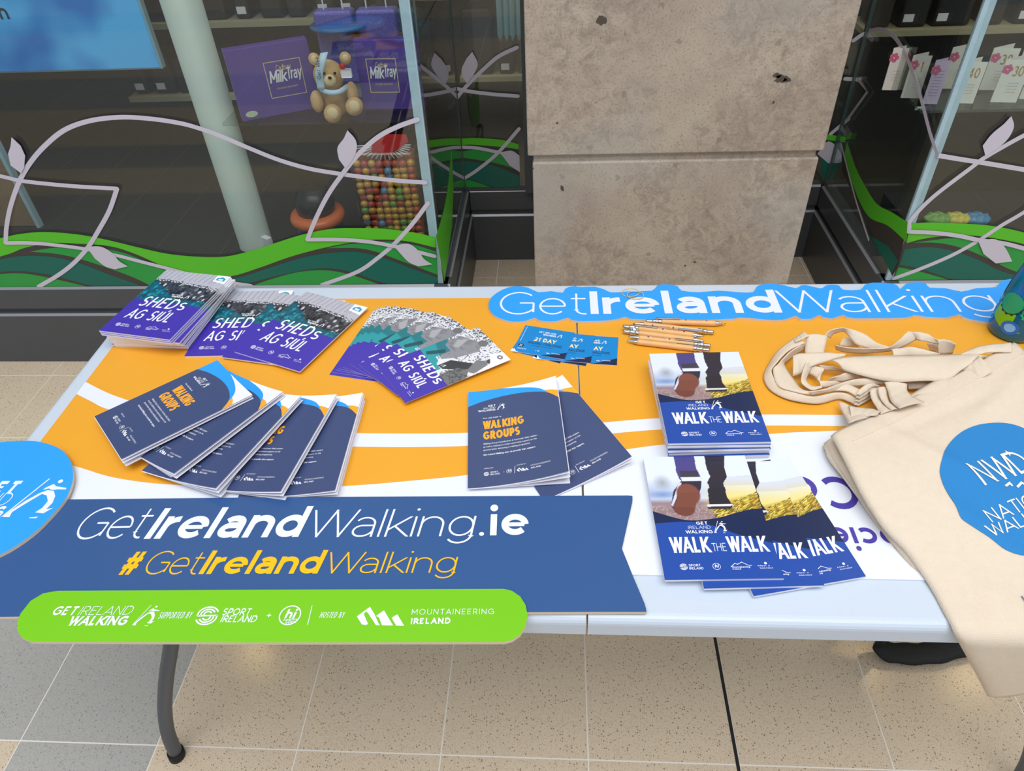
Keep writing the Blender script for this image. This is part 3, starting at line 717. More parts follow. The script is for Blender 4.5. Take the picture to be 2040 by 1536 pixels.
def pic_leaflet():
    r = random.Random(5); im = Img(110, 130, (226, 228, 236))
    n = im.noise(60, 70, 4); im.put((n > .68) * .8 * (im.V > .35), (70, 70, 78))
    n = im.noise(70, 70, 9); im.put((n > .6) * .9 * (im.V > .86) * (im.U < .5), (28, 28, 34))
    im.poly([(0, .42), (.10, .70), (.42, .86), (.56, .70), (.50, .40), (.40, .2), (0, .3)], (140, 140, 148))
    im.put((im.noise(14, 20, 6) - .5) * 1.0 * (im.U < .5) * (im.V > .3) * (im.V < .8), (96, 96, 104))
    im.ell(.42, .86, .09, .07, (110, 108, 112)); im.poly([(.12, .60), (.2, .75), (.3, .52), (.22, .48)], (170, 170, 176))
    im.poly([(.5, .30), (.8, .56), (.92, .50), (.62, .12), (.5, .1)], (44, 44, 50)); im.poly([(.72, .60), (.84, .72), (.98, .62), (.96, .42), (.86, .36)], (120, 120, 126)); im.ell(.86, .74, .06, .05, (60, 58, 60))
    im.poly([(.70, 0), (.72, .3), (.86, .4), (1, .3), (1, 0)], (108, 108, 112)); im.put((im.noise(50, 60, 8) > .55) * .6 * (im.U > .66) * (im.V < .35), (50, 50, 54))
    tr = np.clip(im.a.mean(axis=2) / 255, 0, 1)[..., None]; tl = (np.array([0, 70, 84]) * (1 - tr) + np.array([36, 160, 170]) * tr)
    ins = (im.V < .52 - im.U * .9) | (im.V < .10) & (im.U < .6) | ((im.V < .40) & (im.U < .30)); im.a = np.where(ins[..., None], tl, im.a)
    im.poly([(.10, .10), (.22, .36), (.30, .32), (.18, .08)], (0, 74, 84))
    im.poly([(.98, .42), (1, 1), (.78, 1), (.72, .82), (.90, .72)], (246, 246, 250)); im.ell(.86, .90, .06, .045, (60, 50, 60), .4); im.ell(.86, .90, .035, .025, (225, 225, 232), .4)
    return im
def pic_walk():
    r = random.Random(9); im = Img(170, 130, (222, 230, 246))
    V = im.V; U = im.U
    im.put((1 - np.abs(V - .42) / .22) * (1 - U) * 1.2, (176, 190, 222)); im.ell(.14, .58, .10, .14, (150, 160, 170), .8, .7)
    im.ell(.12, .40, .16, .07, (120, 150, 200), .8, .8)
    im.put((.34 - V) / .06 * (1 - .3 * U), (150, 130, 140)); im.put((.26 - V) / .1, (142, 118, 124))
    im.put((im.noise(110, 110, 2) - .45) * 1.6 * (V < .24), (206, 184, 176))
    g = np.clip((V - .12) / .05, 0, 1) * np.clip((.62 - V) / .28, 0, 1) * np.clip((U - .46) / .25, 0, 1)
    im.put(g * .85, (240, 216, 110)); im.put(np.clip((U - .5) / .25, 0, 1) * np.clip((.10 + .32 * U - V) / .12, 0, 1) * np.clip((V - .06 - .1 * (1 - U)) / .05, 0, 1), (150, 124, 34))
    for k in range(700):
        u = .56 + .44 * r.random(); v = .06 + .34 * r.random() * (u - .35) / .65 + .04 * (u - .5); c = r.choice([(96, 92, 18), (210, 176, 30), (236, 206, 70), (70, 66, 16), (250, 232, 140), (150, 92, 20)])
        im.ell(u, v, .005, .03, c, .5, .9, rot=-.7 - .5 * r.random())
    im.put(((im.noise(9, 2, 5) > .3) & (V > .52) & (V < .58 + .1 * U) & (U > .6)) * .12, (120, 100, 80))
    sh = lambda pts: [(x - .13 * (1 - y), y) for x, y in pts]
    im.poly(sh([(.30, 1), (.50, 1), (.52, .80), (.56, .66), (.50, .60), (.36, .62), (.33, .74)]), (74, 66, 132))
    im.poly(sh([(.36, .76), (.53, .76), (.55, .64), (.38, .64)]), (62, 56, 76))
    im.poly(sh([(.38, .62), (.57, .64), (.56, .50), (.52, .30), (.48, .18), (.32, .14), (.28, .24), (.30, .45)]), (44, 40, 62))
    im.poly(sh([(.37, .66), (.56, .66), (.57, .60), (.38, .60)]), (226, 228, 240)); im.poly(sh([(.28, .24), (.30, .22), (.38, .58), (.35, .58)]), (210, 214, 236))
    im.ell(.362, .40, .115, .17, (128, 74, 62), .12); im.ell(.295, .20, .105, .125, (112, 62, 54), .12); im.poly(sh([(.31, .22), (.35, .42), (.54, .42), (.50, .2)]), (122, 70, 58))
    im.poly(sh([(.60, 1), (.80, 1), (.79, .82), (.81, .66), (.77, .56), (.78, .46), (.64, .48), (.62, .58), (.65, .66), (.62, .80)]), (42, 38, 54))
    im.poly(sh([(.62, .48), (.78, .50), (.80, .34), (.84, .24), (.63, .24)]), (36, 34, 46)); im.poly(sh([(.61, .25), (.84, .25), (.85, .21), (.62, .20)]), (226, 222, 226)); im.poly(sh([(.61, .21), (.84, .22), (.83, .18), (.62, .18)]), (44, 40, 48))
    return im
IMGS = {'sheds': pic_sheds(), 'leaflet': pic_leaflet(), 'walk': pic_walk()}
def photo_part(kind, w, v0, v1, z, parent, D=None, cache={}):
    key = (kind, w, v0, v1, z)
    if D is None and key in cache: return link(bpy.data.objects.new('cover_photo', cache[key]), parent)
    im = IMGS[kind]; nx, ny = im.nx, im.ny
    X, Y = np.meshgrid(np.linspace(0, w, nx), np.linspace(v0, v1, ny)); X = X.ravel(); Y = Y.ravel(); Z = np.full(X.shape, z)
    if D is not None: X, Y, Z = D(X, Y, Z)
    i = np.arange(nx * ny).reshape(ny, nx)
    q = np.stack([i[:-1, :-1], i[:-1, 1:], i[1:, 1:], i[1:, :-1]], -1).reshape(-1, 4)
    me = bpy.data.meshes.new('cover_photo'); me.vertices.add(nx * ny); me.vertices.foreach_set('co', np.stack([X, Y, Z], 1).astype('f').ravel())
    me.loops.add(q.size); me.loops.foreach_set('vertex_index', q.ravel()); me.polygons.add(len(q)); me.polygons.foreach_set('loop_start', np.arange(0, q.size, 4))
    me.update(calc_edges=True)
    c = im.a.reshape(-1, 3) / 255; c = np.where(c <= .04045, c / 12.92, ((c + .055) / 1.055) ** 2.4)
    at = me.color_attributes.new('Col', 'FLOAT_COLOR', 'POINT'); at.data.foreach_set('color', np.concatenate([c, np.ones((len(c), 1))], 1).astype('f').ravel())
    me.materials.append(PHOTO)
    if D is None: cache[key] = me
    return link(bpy.data.objects.new('cover_photo', me), parent)

# ------------------------------------------------------------ cover artwork (metres, origin lower left)
def hi_logo(a, x, y, r, m, layer=3):
    a.circle(x, y, r, m, layer, w=r * .12); a.text('hi', x, y - r * .35, r * 1.0, m, .2, .8, .12, .15, align='c', layer=layer)
def logo_gw(a, x, y, s, m, two=False):
    """GET IRELAND WALKING beside the striding figure; s = line height"""
    a.text('GET', x, y + 2.3 * s, s, m, .2, align='r'); a.text('IRELAND', x, y + 1.15 * s, s, m, .08, align='r', track=.2); a.text('WALKING', x, y, s, m, .2, align='r')
    walker(a, x + s * .5, y, s * 3.1, m)
def art_wg():
    w, h = .148, .210; a = Art(); P = lambda pts: [(x * w, y * h) for x, y in pts]
    arch = [(0, .825), (.15, .872), (.33, .902), (.5, .91), (.65, .90), (.8, .87), (.9, .83), (1, .75)]; ar = cr2(arch, 5)
    a.poly(P([(0, 0), (1, 0), (1, 1), (0, 1)]), WHITE, 1)
    a.poly(P(cr2([(.82, .88), (.92, .862), (1, .835)], 3) + [(1, .75), (.9, .83)]), INK_Y, 2)
    a.poly(P([(0, .80), (0, 1), (.38, 1)] + cr2([(.38, 1), (.6, .968), (.78, .92), (.9, .84)], 4) + [(.8, .86), (.4, .85)]), SKY, 3)
    a.poly(P([(0, 0)] + [(1, 0)] + ar[::-1]), NAVY, 4)
    L = 6
    def t(s, x, y, hh, m, **k): a.text(s, x * w, y * h, hh * h, m, layer=L, **k)
    t('GET', .30, .835 - .03, .02, WHITE, w=.2, align='r'); t('IRELAND', .30, .782, .017, WHITE, w=.1, align='r'); t('WALKING', .30, .757, .02, WHITE, w=.2, align='r', )
    walker(a, .315 * w, .757 * h, .07 * h, WHITE, L)
    t('Your Quick Guide to', .16, .675, .014, WHITE, w=.16, fit=.20 * w)
    t('WALKING', .16, .565, .085, INK_Y, w=.24, sx=.56, track=.09, fit=.44 * w); t('GROUPS', .16, .455, .085, INK_Y, w=.24, sx=.56, track=.09, fit=.39 * w)
    for k, (s, f) in enumerate([('Walking Group Coordinators & Volunteer Walk Leaders', .57), ('as well as facilitators often need extra support on the', .56), ('ground when delivering a walking programme.', .49)]):
        t(s, .16, .405 - .031 * k, .0145, WHITE, w=.13, fit=f * w)
    t('Get Ireland Walking aims to provide that support.', .16, .295, .0155, WHITE, w=.2, fit=.54 * w)
    t('APPROVED', .16, .165, .009, WHITE, w=.12); swirl(a, .185 * w, .118 * h, .024 * w, WHITE, L); t('SPORT', .225, .122, .013, WHITE, w=.16, fit=.075 * w); t('IRELAND', .225, .102, .013, WHITE, w=.16, fit=.095 * w)
    t('+', .355, .112, .014, WHITE, w=.1); hi_logo(a, .415 * w, .118 * h, .026 * w, WHITE, L)
    a.line([(.468 * w, .09 * h), (.475 * w, .155 * h)], .0006, WHITE, L); t('HOSTED BY', .49, .155, .009, WHITE, w=.12)
    mountains(a, .49 * w, .098 * h, .05 * w, WHITE, L); t('MOUNTAINEERING', .635, .128, .012, WHITE, w=.1, fit=.2 * w); t('IRELAND', .635, .104, .012, WHITE, w=.18, fit=.1 * w)
    return a
def logos_row(a, w, h, y, L=6, x0=.13):
    def t(s, x, yy, hh, **k): a.text(s, x * w, yy * h, hh * h, WHITE, layer=L, **k)
    swirl(a, (x0 + .03) * w, y * h, .030 * w, WHITE, L); t('SPORT', x0 + .075, y + .002, .016, w=.16, fit=.10 * w); t('IRELAND', x0 + .075, y - .02, .016, w=.16, fit=.12 * w)
    hi_logo(a, (x0 + .31) * w, y * h, .032 * w, WHITE, L)
    X = x0 + .43; a.line([(x * w, (y + q) * h) for x, q in ((X, -.005), (X + .04, .02), (X + .06, .012), (X + .10, .028), (X + .15, .005), (X + .18, .002))], .0007, WHITE, L)
    t('Mountaineering', X + .01, y - .012, .012, w=.2, fit=.15 * w); t('Ireland', X + .01, y - .025, .010, w=.2, fit=.07 * w)
    X = x0 + .66; a.circle((X + .07) * w, (y + .018) * h, .012 * w, WHITE, L); t('Men s', X, y - .004, .008, w=.16, fit=.10 * w); t('Sheds Ireland', X + .01, y - .020, .008, w=.16, fit=.11 * w)
def art_sheds(w=.148, h=.210, pur=.50):
    a = Art(); P = lambda pts: [(x * w, y * h) for x, y in pts]
    a.poly(P([(0, 0), (1, 0), (1, pur - .015), (0, pur + .01)]), PURPLE, 3)
    def t(s, x, y, hh, m=WHITE, **k): a.text(s, x * w, y * h, hh * h, m, layer=6, **k)
    if pur > .45:
        t('Get Ireland', .44, .618, .016, w=.22, fit=.16 * w); t('Walking', .46, .588, .024, w=.24, fit=.17 * w, shear=.1); walker(a, .645 * w, .58 * h, .055 * h, WHITE, 6)
        t('SHED', .13, .405, .155, w=.12, sx=.60, track=.12, fit=.52 * w, shear=.12); t('S', .69, .405, .12, w=.145, sx=.8, fit=.10 * w)
        t('AG SIÚL', .13, .215, .145, w=.12, sx=.60, track=.11, fit=.62 * w, shear=.10)
        logos_row(a, w, h, .115)
    else:
        t('Get Ireland', .30, .50, .012, w=.22, fit=.2 * w); t('Walking', .30, .475, .02, w=.24, fit=.19 * w); walker(a, .52 * w, .46 * h, .045 * h, WHITE, 6)
        t('SHED', .12, .305, .10, w=.15, sx=.60, track=.13, fit=.62 * w, shear=.06); t('S', .76, .305, .075, w=.19, sx=.8, fit=.12 * w)
        t('AG SIÚL', .12, .165, .095, w=.15, sx=.60, track=.12, fit=.70 * w)
        logos_row(a, w, h, .09)
    return a
def art_walk():
    w, h = .148, .210; a = Art(); P = lambda pts: [(x * w, y * h) for x, y in pts]
    a.poly(P([(0, 0), (1, 0), (1, .50)] + cr2([(1, .53), (.85, .515), (.6, .462), (.4, .44), (.25, .45), (.1, .49), (0, .52)], 4)), DNAVY, 3)
    a.poly(P([(0, 0), (1, 0), (1, .245)] + cr2([(1, .255), (.85, .29), (.7, .33), (.55, .385), (.4, .42), (.25, .43), (.1, .425), (0, .42)], 4)), BLUE, 4)
    s = .024 * h
    a.text('GET', .47 * w, .405 * h, s, WHITE, .22, align='r', layer=6); a.text('IRELAND', .49 * w, .372 * h, s, WHITE, .08, align='r', track=.2, layer=6, fit=.20 * w); a.text('WALKING', .50 * w, .337 * h, s, WHITE, .2, align='r', layer=6, fit=.24 * w)
    walker(a, .51 * w, .337 * h, .095 * h, WHITE, 6)
    a.text('WALK', .10 * w, .192 * h, .118 * h, WHITE, .18, .62, .09, layer=6, fit=.34 * w); a.text('THE', .46 * w, .20 * h, .060 * h, WHITE, .07, .8, .14, layer=6, fit=.125 * w); a.text('WALK', .60 * w, .192 * h, .118 * h, WHITE, .18, .62, .09, layer=6, fit=.34 * w)
    logos_row(a, w, h, .09, x0=.15)
    return a
def art_card():
    w, h = .095, .080; a = Art(); B = mat('print_card_blue', (0, 132, 206), .35); DK = DNAVY
    P = lambda pts: [(x * w, y * h) for x, y in pts]
    a.poly(P([(0, .12), (.06, .02), (.12, 0), (1, 0), (1, 1), (0, 1)]), B, 1); a.poly(P([(.5, 0), (1, 0), (1, .24)] + [(.8, .13), (.65, .05)]), DK, 2)
    def t(s, x, y, hh, m=WHITE, **k): a.text(s, x * w, y * h, hh * h, m, layer=4, **k)
    t('GET IRELAND', .32, .80, .06, w=.16, fit=.34 * w); t('WALKING', .42, .72, .06, w=.24, fit=.25 * w); walker(a, .69 * w, .72 * h, .13 * h, WHITE, 4)
    t('21 DAY', .30, .48, .13, mat('print_cream', (255, 226, 170), .4), w=.24, fit=.42 * w)
    t('WALKING CHALLENGE', .20, .36, .085, DK, w=.15, fit=.66 * w); t('a daily walking programme for everyone', .30, .29, .03, DK, w=.12, fit=.40 * w)
    a.circle(.10 * w, .25 * h, .055 * w, DK, 3); t('21', .075, .21, .08, w=.2, fit=.045 * w); a.line([(.05 * w, .4 * h), (.05 * w, .95 * h)], .0006, WHITE, 3)
    t('SPORT IRELAND', .06, .12, .035, w=.16, fit=.17 * w); t('+ hi', .40, .12, .05, w=.16, fit=.08 * w); mountains(a, .62 * w, .10 * h, .03 * w, WHITE, 4); t('MOUNTAINEERING', .72, .12, .03, w=.14, fit=.16 * w)
    return a
ARTS = {'wg': (art_wg(), .148, .210), 'sheds': (art_sheds(), .148, .210), 'leaflet': (art_sheds(.116, .202, .40), .116, .202), 'walk': (art_walk(), .148, .210), 'card': (art_card(), .095, .080)}
PH = {'sheds': ('sheds', .48, 1.0), 'leaflet': ('leaflet', .38, 1.0), 'walk': ('walk', .43, 1.0)}

def fit(corners, w, h, z, lift=None, zr=None):
    """pose of a w x h sheet whose TL,TR,BR,BL corners are seen at the given places (None = hidden)"""
    loc = [(0, h), (w, h), (w, 0), (0, 0)]; ids = [i for i in range(4) if corners[i] is not None]
    G = [atZ(*corners[i], z) for i in ids]
    a, b = ids[0], ids[-1]
    dl = Vector(loc[b]) - Vector(loc[a]); dg = (G[-1] - G[0]).to_2d()
    th = math.atan2(dg.y, dg.x) - math.atan2(dl.y, dl.x)
    c, s = math.cos(th), math.sin(th); p = np.array([G[0].x - (loc[a][0] * c - loc[a][1] * s), G[0].y - (loc[a][0] * s + loc[a][1] * c), th, 0, 0])
    free = 5 if lift is None else 3
    if lift is not None: p[3:] = lift
    def res(p):
        out = []
        c, s = math.cos(p[2]), math.sin(p[2])
        for i in ids:
            x, y = loc[i]; zz = z + (p[3] if i == 1 else p[4] if i == 2 else 0)
            out += list(pj((p[0] + x * c - y * s, p[1] + x * s + y * c, zz)) - np.array(corners[i]))
        return np.array(out)
    for _ in range(30):
        r0 = res(p); J = np.zeros((len(r0), free))
        for k in range(free): q = p.copy(); q[k] += 1e-5; J[:, k] = (res(q) - r0) / 1e-5
        p[:free] -= np.linalg.lstsq(J, r0, rcond=None)[0]
    if lift is None: p[3:] = np.clip(p[3:], 0, .06)
    p[2] = (p[2] + math.pi) % (2 * math.pi) - math.pi
    return p

_bk = {}
def booklet(kind, name, pose, z, t, label, cat, group, lift=(0, 0), mode='solid', flat_label=None):
    art, w, h = ARTS[kind]
    root = thing(name, (pose[0], pose[1], z), label, cat, group, pose[2])
    lifted = lift[0] > .0005 or lift[1] > .0005
    key = (kind, t, mode)
    if not lifted and key in _bk:
        for me in _bk[key]: link(bpy.data.objects.new(me.name.split('.')[0], me), root)
    else:
        def D(X, Y, Z, fr=1.0):
            u = np.clip(X / w, 0, 1); v = np.clip(Y / h, 0, 1)
            gu = np.linspace(0, 1, 15); s = np.interp(u, gu, gu ** 1.9)
            dz = (lift[0] * v + lift[1] * (1 - v)) * s * fr
            return X - dz * .12, Y, Z + dz
        cuts = [w * k / 14 for k in range(1, 14)] if lifted else None
        def finish(bm, nm, ms, fr=1.0):
            if lifted:
                for c_ in cuts: bmesh.ops.bisect_plane(bm, geom=bm.verts[:] + bm.edges[:] + bm.faces[:], plane_co=(c_, 0, 0), plane_no=(1, 0, 0))
                for v in bm.verts: x, y, zz = D(v.co.x, v.co.y, v.co.z, fr); v.co = (float(x), float(y), float(zz))
            return from_bm(nm, bm, ms, root)
        objs = []
        if lifted and mode == 'open':
            bm = bmesh.new(); bx(bm, .0004, w - .0004, .0004, h - .0004, 0, t * .5); objs.append(from_bm('pages', bm, PAPER, root))
            for k, fr in enumerate((.55, .93)):
                bm = bmesh.new(); bx(bm, .0004, w + .0012, -.0008, h - .0004, t * .55 + .0002 * k, t * .55 + .0002 * k + .00015); objs.append(finish(bm, 'page', [PAPER], fr))
        else:
            bm = bmesh.new(); n_ = 3 if t > .002 else 1
            bx(bm, .0003, w - .0005, .0003, h - .0005, 0, t - .0003); objs.append(finish(bm, 'pages', [PAPER]))
        bm = bmesh.new(); bx(bm, 0, w, 0, h, t - .0003, t, 0)
        art.bm(bm=bm, z=t, lift=.00006, mofs=1)
        objs.append(finish(bm, 'cover', [PAPER] + art.mats))
        if kind in PH:
            k2, v0, v1 = PH[kind]; objs.append(photo_part(k2, w, v0 * h, v1 * h, t + .0001, root, (lambda X, Y, Z: D(X, Y, Z)) if lifted else None))
        if not lifted: _bk[key] = [o.data for o in objs]
    return root

# ------------------------------------------------------------ folding table
TZ = .740
tbl = thing('folding_table', (.05, .85, 0), 'white plastic folding table with grey tube legs holding the leaflets', 'table')
plast = mat('table_plastic', (196, 208, 224), 0.33, bump=.15, bscale=500)
steel = mat('leg_grey_paint', (84, 90, 98), 0.4, .3); rub = mat('rubber_black', (18, 18, 20), .6)
kids = []
for xa, xb in ((-.861, .0372), (.0398, .972)):
    bm = bmesh.new(); bx(bm, xa, xb, .473, 1.223, .704, .740, 0)
    es = [e for e in bm.edges if all(v.co.z > .73 for v in e.verts) and (abs(e.verts[0].co.y - e.verts[1].co.y) < .01 or min(abs(e.verts[0].co.x + .861), abs(e.verts[0].co.x - .972)) < .01)]
    bmesh.ops.bevel(bm, geom=es, offset=.012, segments=5, affect='EDGES', profile=.5)
    bmesh.ops.bevel(bm, geom=[e for e in bm.edges if e.calc_length() > .3 and all(abs(v.co.z - .704) < 1e-4 for v in e.verts)], offset=.003, segments=2, affect='EDGES')
    kids.append(from_bm('table_leaf', bm, plast, smooth=False))
    bm = bmesh.new(); bx(bm, xa + .03, xb - .03 if xb > .5 else xb - .01, .53, 1.165, .682, .704, 0, .004); kids.append(from_bm('underside_rib', bm, plast))
def leg(pxs, ys, side):
    P = [atY(px, py, y) for (px, py), y in zip(pxs, ys)]
    return P
LG = [Vector((-.792, .580, .02)), Vector((-.806, .586, .055)), Vector((-.822, .600, .12)), Vector((-.812, .615, .20)), Vector((-.78, .625, .30)), Vector((-.70, .635, .50)), Vector((-.63, .64, .69))]
def pxleg(px, py, y): return atY(px, py, y)
LG = [pxleg(352, 1503, .582), pxleg(336, 1465, .590), pxleg(329, 1425, .598), pxleg(329, 1380, .606), pxleg(334, 1330, .616), pxleg(341, 1285, .626)]
d_ = (LG[-1] - LG[-3]).normalized(); LG.append(LG[-1] + d_ * ((.70 - LG[-1].z) / d_.z))
for sx in (1, -1):
    for sy in (0, 1):
        P = []
        for p in LG:
            x = p.x if sx == 1 else .105 - p.x
            y = p.y if sy == 0 else 1.70 - p.y
            P.append(Vector((x, y, p.z)))
        bm = bmesh.new(); tube(bm, catmull(P, 6), .0135, 16); lg = from_bm('leg', bm, steel); kids.append(lg)
        bm = bmesh.new(); d = (P[0] - P[1]).normalized(); tube(bm, [P[0] - d * .014, P[0] + d * .008, P[0] + d * .012], [.0165, .0165, .013], 16); cp = from_bm('rubber_foot', bm, rub)
        cp.parent = lg
    xx = LG[-2].x if sx == 1 else .105 - LG[-2].x
    bm = bmesh.new(); tube(bm, [(xx, LG[-2].y, LG[-2].z + .05), (xx, 1.70 - LG[-2].y, LG[-2].z + .05)], .009, 12); kids.append(from_bm('cross_bar', bm, steel))
settle(tbl, kids)

# ------------------------------------------------------------ boards lying on the table
def board(name, outline, z0, z1, face, label, cat, art=None, group=None, edge_m=None):
    cx = sum(p[0] for p in outline) / len(outline); cy = sum(p[1] for p in outline) / len(outline)
    root = thing(name, (cx, cy, z0), label, cat, group)
    bm = bmesh.new(); prism(bm, [(p[0] - cx, p[1] - cy) for p in outline], 0, z1 - z0, 0, 1)
    from_bm('panel', bm, [edge_m or FOAM, face], root)
    if art and art.items:
        bm = art.bm(z=z1 - z0, lift=.00015)
        for v in bm.verts: v.co.x -= cx; v.co.y -= cy
        from_bm('printed_graphics', bm, art.mats, root)
    return root
def W2(px, py, z): p = atZ(px, py, z); return (p.x, p.y)
def tpx(a, s, xl, yl, xr, yr, cap, z, m, layer=3, **k):
    """text from (xl,yl) to (xr,yr) baseline as seen in the photo, cap = cap height in photo pixels"""
    p = atZ(xl, yl, z); q = atZ(xr, yr, z); mx, my_ = (xl + xr) / 2, (yl + yr) / 2
    hh = (atZ(mx, my_ - cap, z) - atZ(mx, my_, z)).length
    a.text(s, p.x, p.y, hh, m, fit=(q - p).length, rot=math.atan2(q.y - p.y, q.x - p.x), layer=layer, **k)
ZB = .7425
amber = mat('banner_amber', (231, 163, 42), .42, noise=.03, nscale=8); bwhite = mat('banner_white', (226, 232, 244), .4); violet_t = mat('banner_violet_text', (72, 58, 158), .45)
YBK = atZ(900, 594, ZB).y; YFR = atZ(1265, 1145, ZB).y; XLF = -.826
orange_low = [(-30, 890), (60, 908), (147, 928), (213, 948), (274, 959), (334, 965), (404, 968), (550, 972), (690, 968), (815, 958), (939, 945), (1100, 918), (1249, 895), (1328, 885), (1527, 865), (1665, 858), (1900, 850), (2200, 848)]
sw_up = [(100, 725), (154, 752), (208, 780), (256, 798), (350, 829), (450, 850), (560, 861), (705, 863), (820, 864), (939, 862), (1080, 852), (1198, 842), (1300, 834), (1400, 829), (1515, 826), (1665, 827), (1900, 829), (2200, 832)]
sw_lo = [(80, 745), (135, 776), (182, 800), (216, 816), (330, 850), (440, 873), (560, 887), (700, 890), (820, 891), (939, 888), (1080, 876), (1218, 864), (1300, 857), (1400, 852), (1524, 848), (1665, 849), (1900, 852), (2200, 856)]
def clipx(pts, x0, x1):
    """clip polygon to x0..x1"""
    for s, lim in ((1, x0), (-1, x1)):
        out = []
        for i in range(len(pts)):
            a, b = pts[i - 1], pts[i]; ia = (a[0] - lim) * s >= 0; ib = (b[0] - lim) * s >= 0
            if ia != ib: t = (lim - a[0]) / (b[0] - a[0]); out.append((lim, a[1] + t * (b[1] - a[1])))
            if ib: out.append(b)
        pts = out
    return pts
OL = [W2(*p, ZB) for p in cr2(orange_low, 5)]; SU = [W2(*p, ZB) for p in cr2(sw_up, 5)]; SL = [W2(*p, ZB) for p in cr2(sw_lo, 5)]
for xa, xb, lab in ((XLF, .0368, 'amber and white printed banner panel covering left half of table'), (.0402, .93, 'amber and white printed banner panel with upside-down violet words, right of table seam')):
    a = Art()
    big = [(-2, YBK), (2, YBK)] + [p for p in OL[::-1]]
    a.poly(clipx([(min(max(x, -2), 2), min(max(y, YFR), YBK)) for x, y in big], xa, xb), amber, 1)
    a.poly(clipx(SU + SL[::-1], xa, xb), bwhite, 2)
    if xa > 0:
        z = ZB
        def up(s, x, y, x2, cap, wt):
            p = atZ(x, y, z); q = atZ(x2, y, z); hh = (atZ(x, y + cap, z) - p).length
            a.text(s, p.x, p.y, hh, violet_t, w=wt, rot=math.pi, fit=(q - p).length, layer=3)
        up('Co', 1694, 950, 1563, 62, .17); up('ociety', 1786, 1052, 1575, 42, .18); up('I', 1752, 968, 1741, 44, .2)
    board('banner_panel', [(xa, YFR), (xb, YFR), (xb, YBK), (xa, YBK)], TZ + .0003, ZB, bwhite, lab, 'banner', a, edge_m=bwhite)

signblue = mat('sign_blue', (42, 158, 250), .4); signnavy = mat('sign_navy', (44, 84, 140), .4, noise=.03, nscale=6); signgreen = mat('sign_lime', (116, 194, 14), .38)
twh = mat('sign_white_print', (228, 234, 250), .4); tam = mat('sign_amber_print', (255, 188, 6), .4)
cloud = [(973, 606), (980, 591), (1001, 577), (1026, 570), (1052, 573), (1072, 582), (1098, 580), (1121, 583), (1126, 575), (1141, 570), (1159, 572), (1184, 571), (1205, 577), (1215, 582), (1235, 582), (1261, 580), (1299, 579), (1309, 569), (1327, 566), (1350, 570), (1358, 579), (1393, 582), (1432, 579), (1470, 582), (1500, 582), (1506, 573), (1513, 568), (1532, 565), (1561, 568), (1585, 574), (1595, 569), (1606, 568), (1627, 573), (1638, 574), (1645, 569), (1656, 567), (1672, 569), (1680, 577), (1714, 577), (1722, 568), (1738, 563), (1770, 564), (1787, 568), (1794, 576), (1804, 566), (1828, 562), (1845, 565), (1852, 573), (1884, 574), (1916, 581), (1945, 574), (1984, 572), (1992, 562), (2010, 556), (2035, 555), (2060, 560), (2075, 575), (2085, 600), (2080, 630), (2060, 650), (2020, 652), (1974, 643), (1937, 637), (1918, 631), (1910, 626), (1884, 633), (1844, 631), (1820, 628), (1804, 633), (1738, 634), (1701, 634), (1686, 631), (1680, 627), (1659, 634), (1640, 632), (1632, 627), (1616, 635), (1595, 635), (1585, 629), (1561, 637), (1526, 637), (1500, 634), (1470, 633), (1460, 635), (1400, 637), (1340, 636), (1279, 636), (1256, 635), (1245, 631), (1228, 636), (1200, 639), (1164, 640), (1149, 639), (1138, 637), (1131, 633), (1108, 640), (1087, 640), (1072, 637), (1066, 633), (1047, 639), (1021, 641), (993, 633), (978, 622)]
zs = ZB + .0055
a = Art()
tpx(a, 'Get', 993, 627, 1169, 627, 45, zs, twh, w=.055, track=.12); tpx(a, 'Ireland', 1177, 626, 1559, 623, 45, zs, twh, w=.195, track=.11); tpx(a, 'Walking', 1561, 623, 1997, 621, 42, zs, twh, w=.055, track=.14)
board('lettered_sign', [W2(*p, zs) for p in cr2(cloud, 2, True)], ZB + .0002, zs, signblue, 'sky blue cloud-edged foam board sign lying along back of table', 'sign', a)

zn = ZB + .0055
a = Art()
tpx(a, 'Get', 137, 1076, 277, 1073, 58, zn, twh, w=.055, track=.10, shear=.2); tpx(a, 'Ireland', 286, 1074, 594, 1070, 58, zn, twh, w=.19, track=.10, shear=.2); tpx(a, 'Walking', 604, 1071, 940, 1068, 54, zn, twh, w=.055, track=.13, shear=.12)
tpx(a, '.', 955, 1068, 966, 1068, 50, zn, twh, w=.12); tpx(a, 'ie', 976, 1067, 1052, 1066, 58, zn, twh, w=.2, track=.14)
tpx(a, '#', 230, 1146, 268, 1145, 42, zn, tam, w=.18, shear=.2); tpx(a, 'Get', 279, 1145, 389, 1145, 44, zn, tam, w=.055, track=.10, shear=.2); tpx(a, 'Ireland', 395, 1144, 632, 1143, 45, zn, tam, w=.19, track=.10, shear=.2); tpx(a, 'Walking', 641, 1143, 905, 1141, 42, zn, tam, w=.055, track=.13, shear=.12)
navy_o = [(-260, 1001), (130, 995), (600, 990), (1252, 987), (1260, 988), (1260, 998), (1239, 1093), (1262, 1150), (1284, 1202), (1287, 1212), (1288, 1219), (1178, 1219), (600, 1222), (-260, 1232)]
board('web_address_sign', [W2(*p, zn) for p in navy_o], ZB + .0002, zn, signnavy, 'long navy foam board strip with white and amber lettering, notched right end', 'sign', a)
zg = zn + .0055
a = Art(); G_ = twh
tpx(a, 'GET', 101, 1226, 147, 1226, 16, zg, G_, w=.2, shear=.22); tpx(a, 'IRELAND', 154, 1226, 259, 1225, 16, zg, G_, w=.07, shear=.22); tpx(a, 'WALKING', 132, 1247, 249, 1246, 17, zg, G_, w=.24, shear=.22)
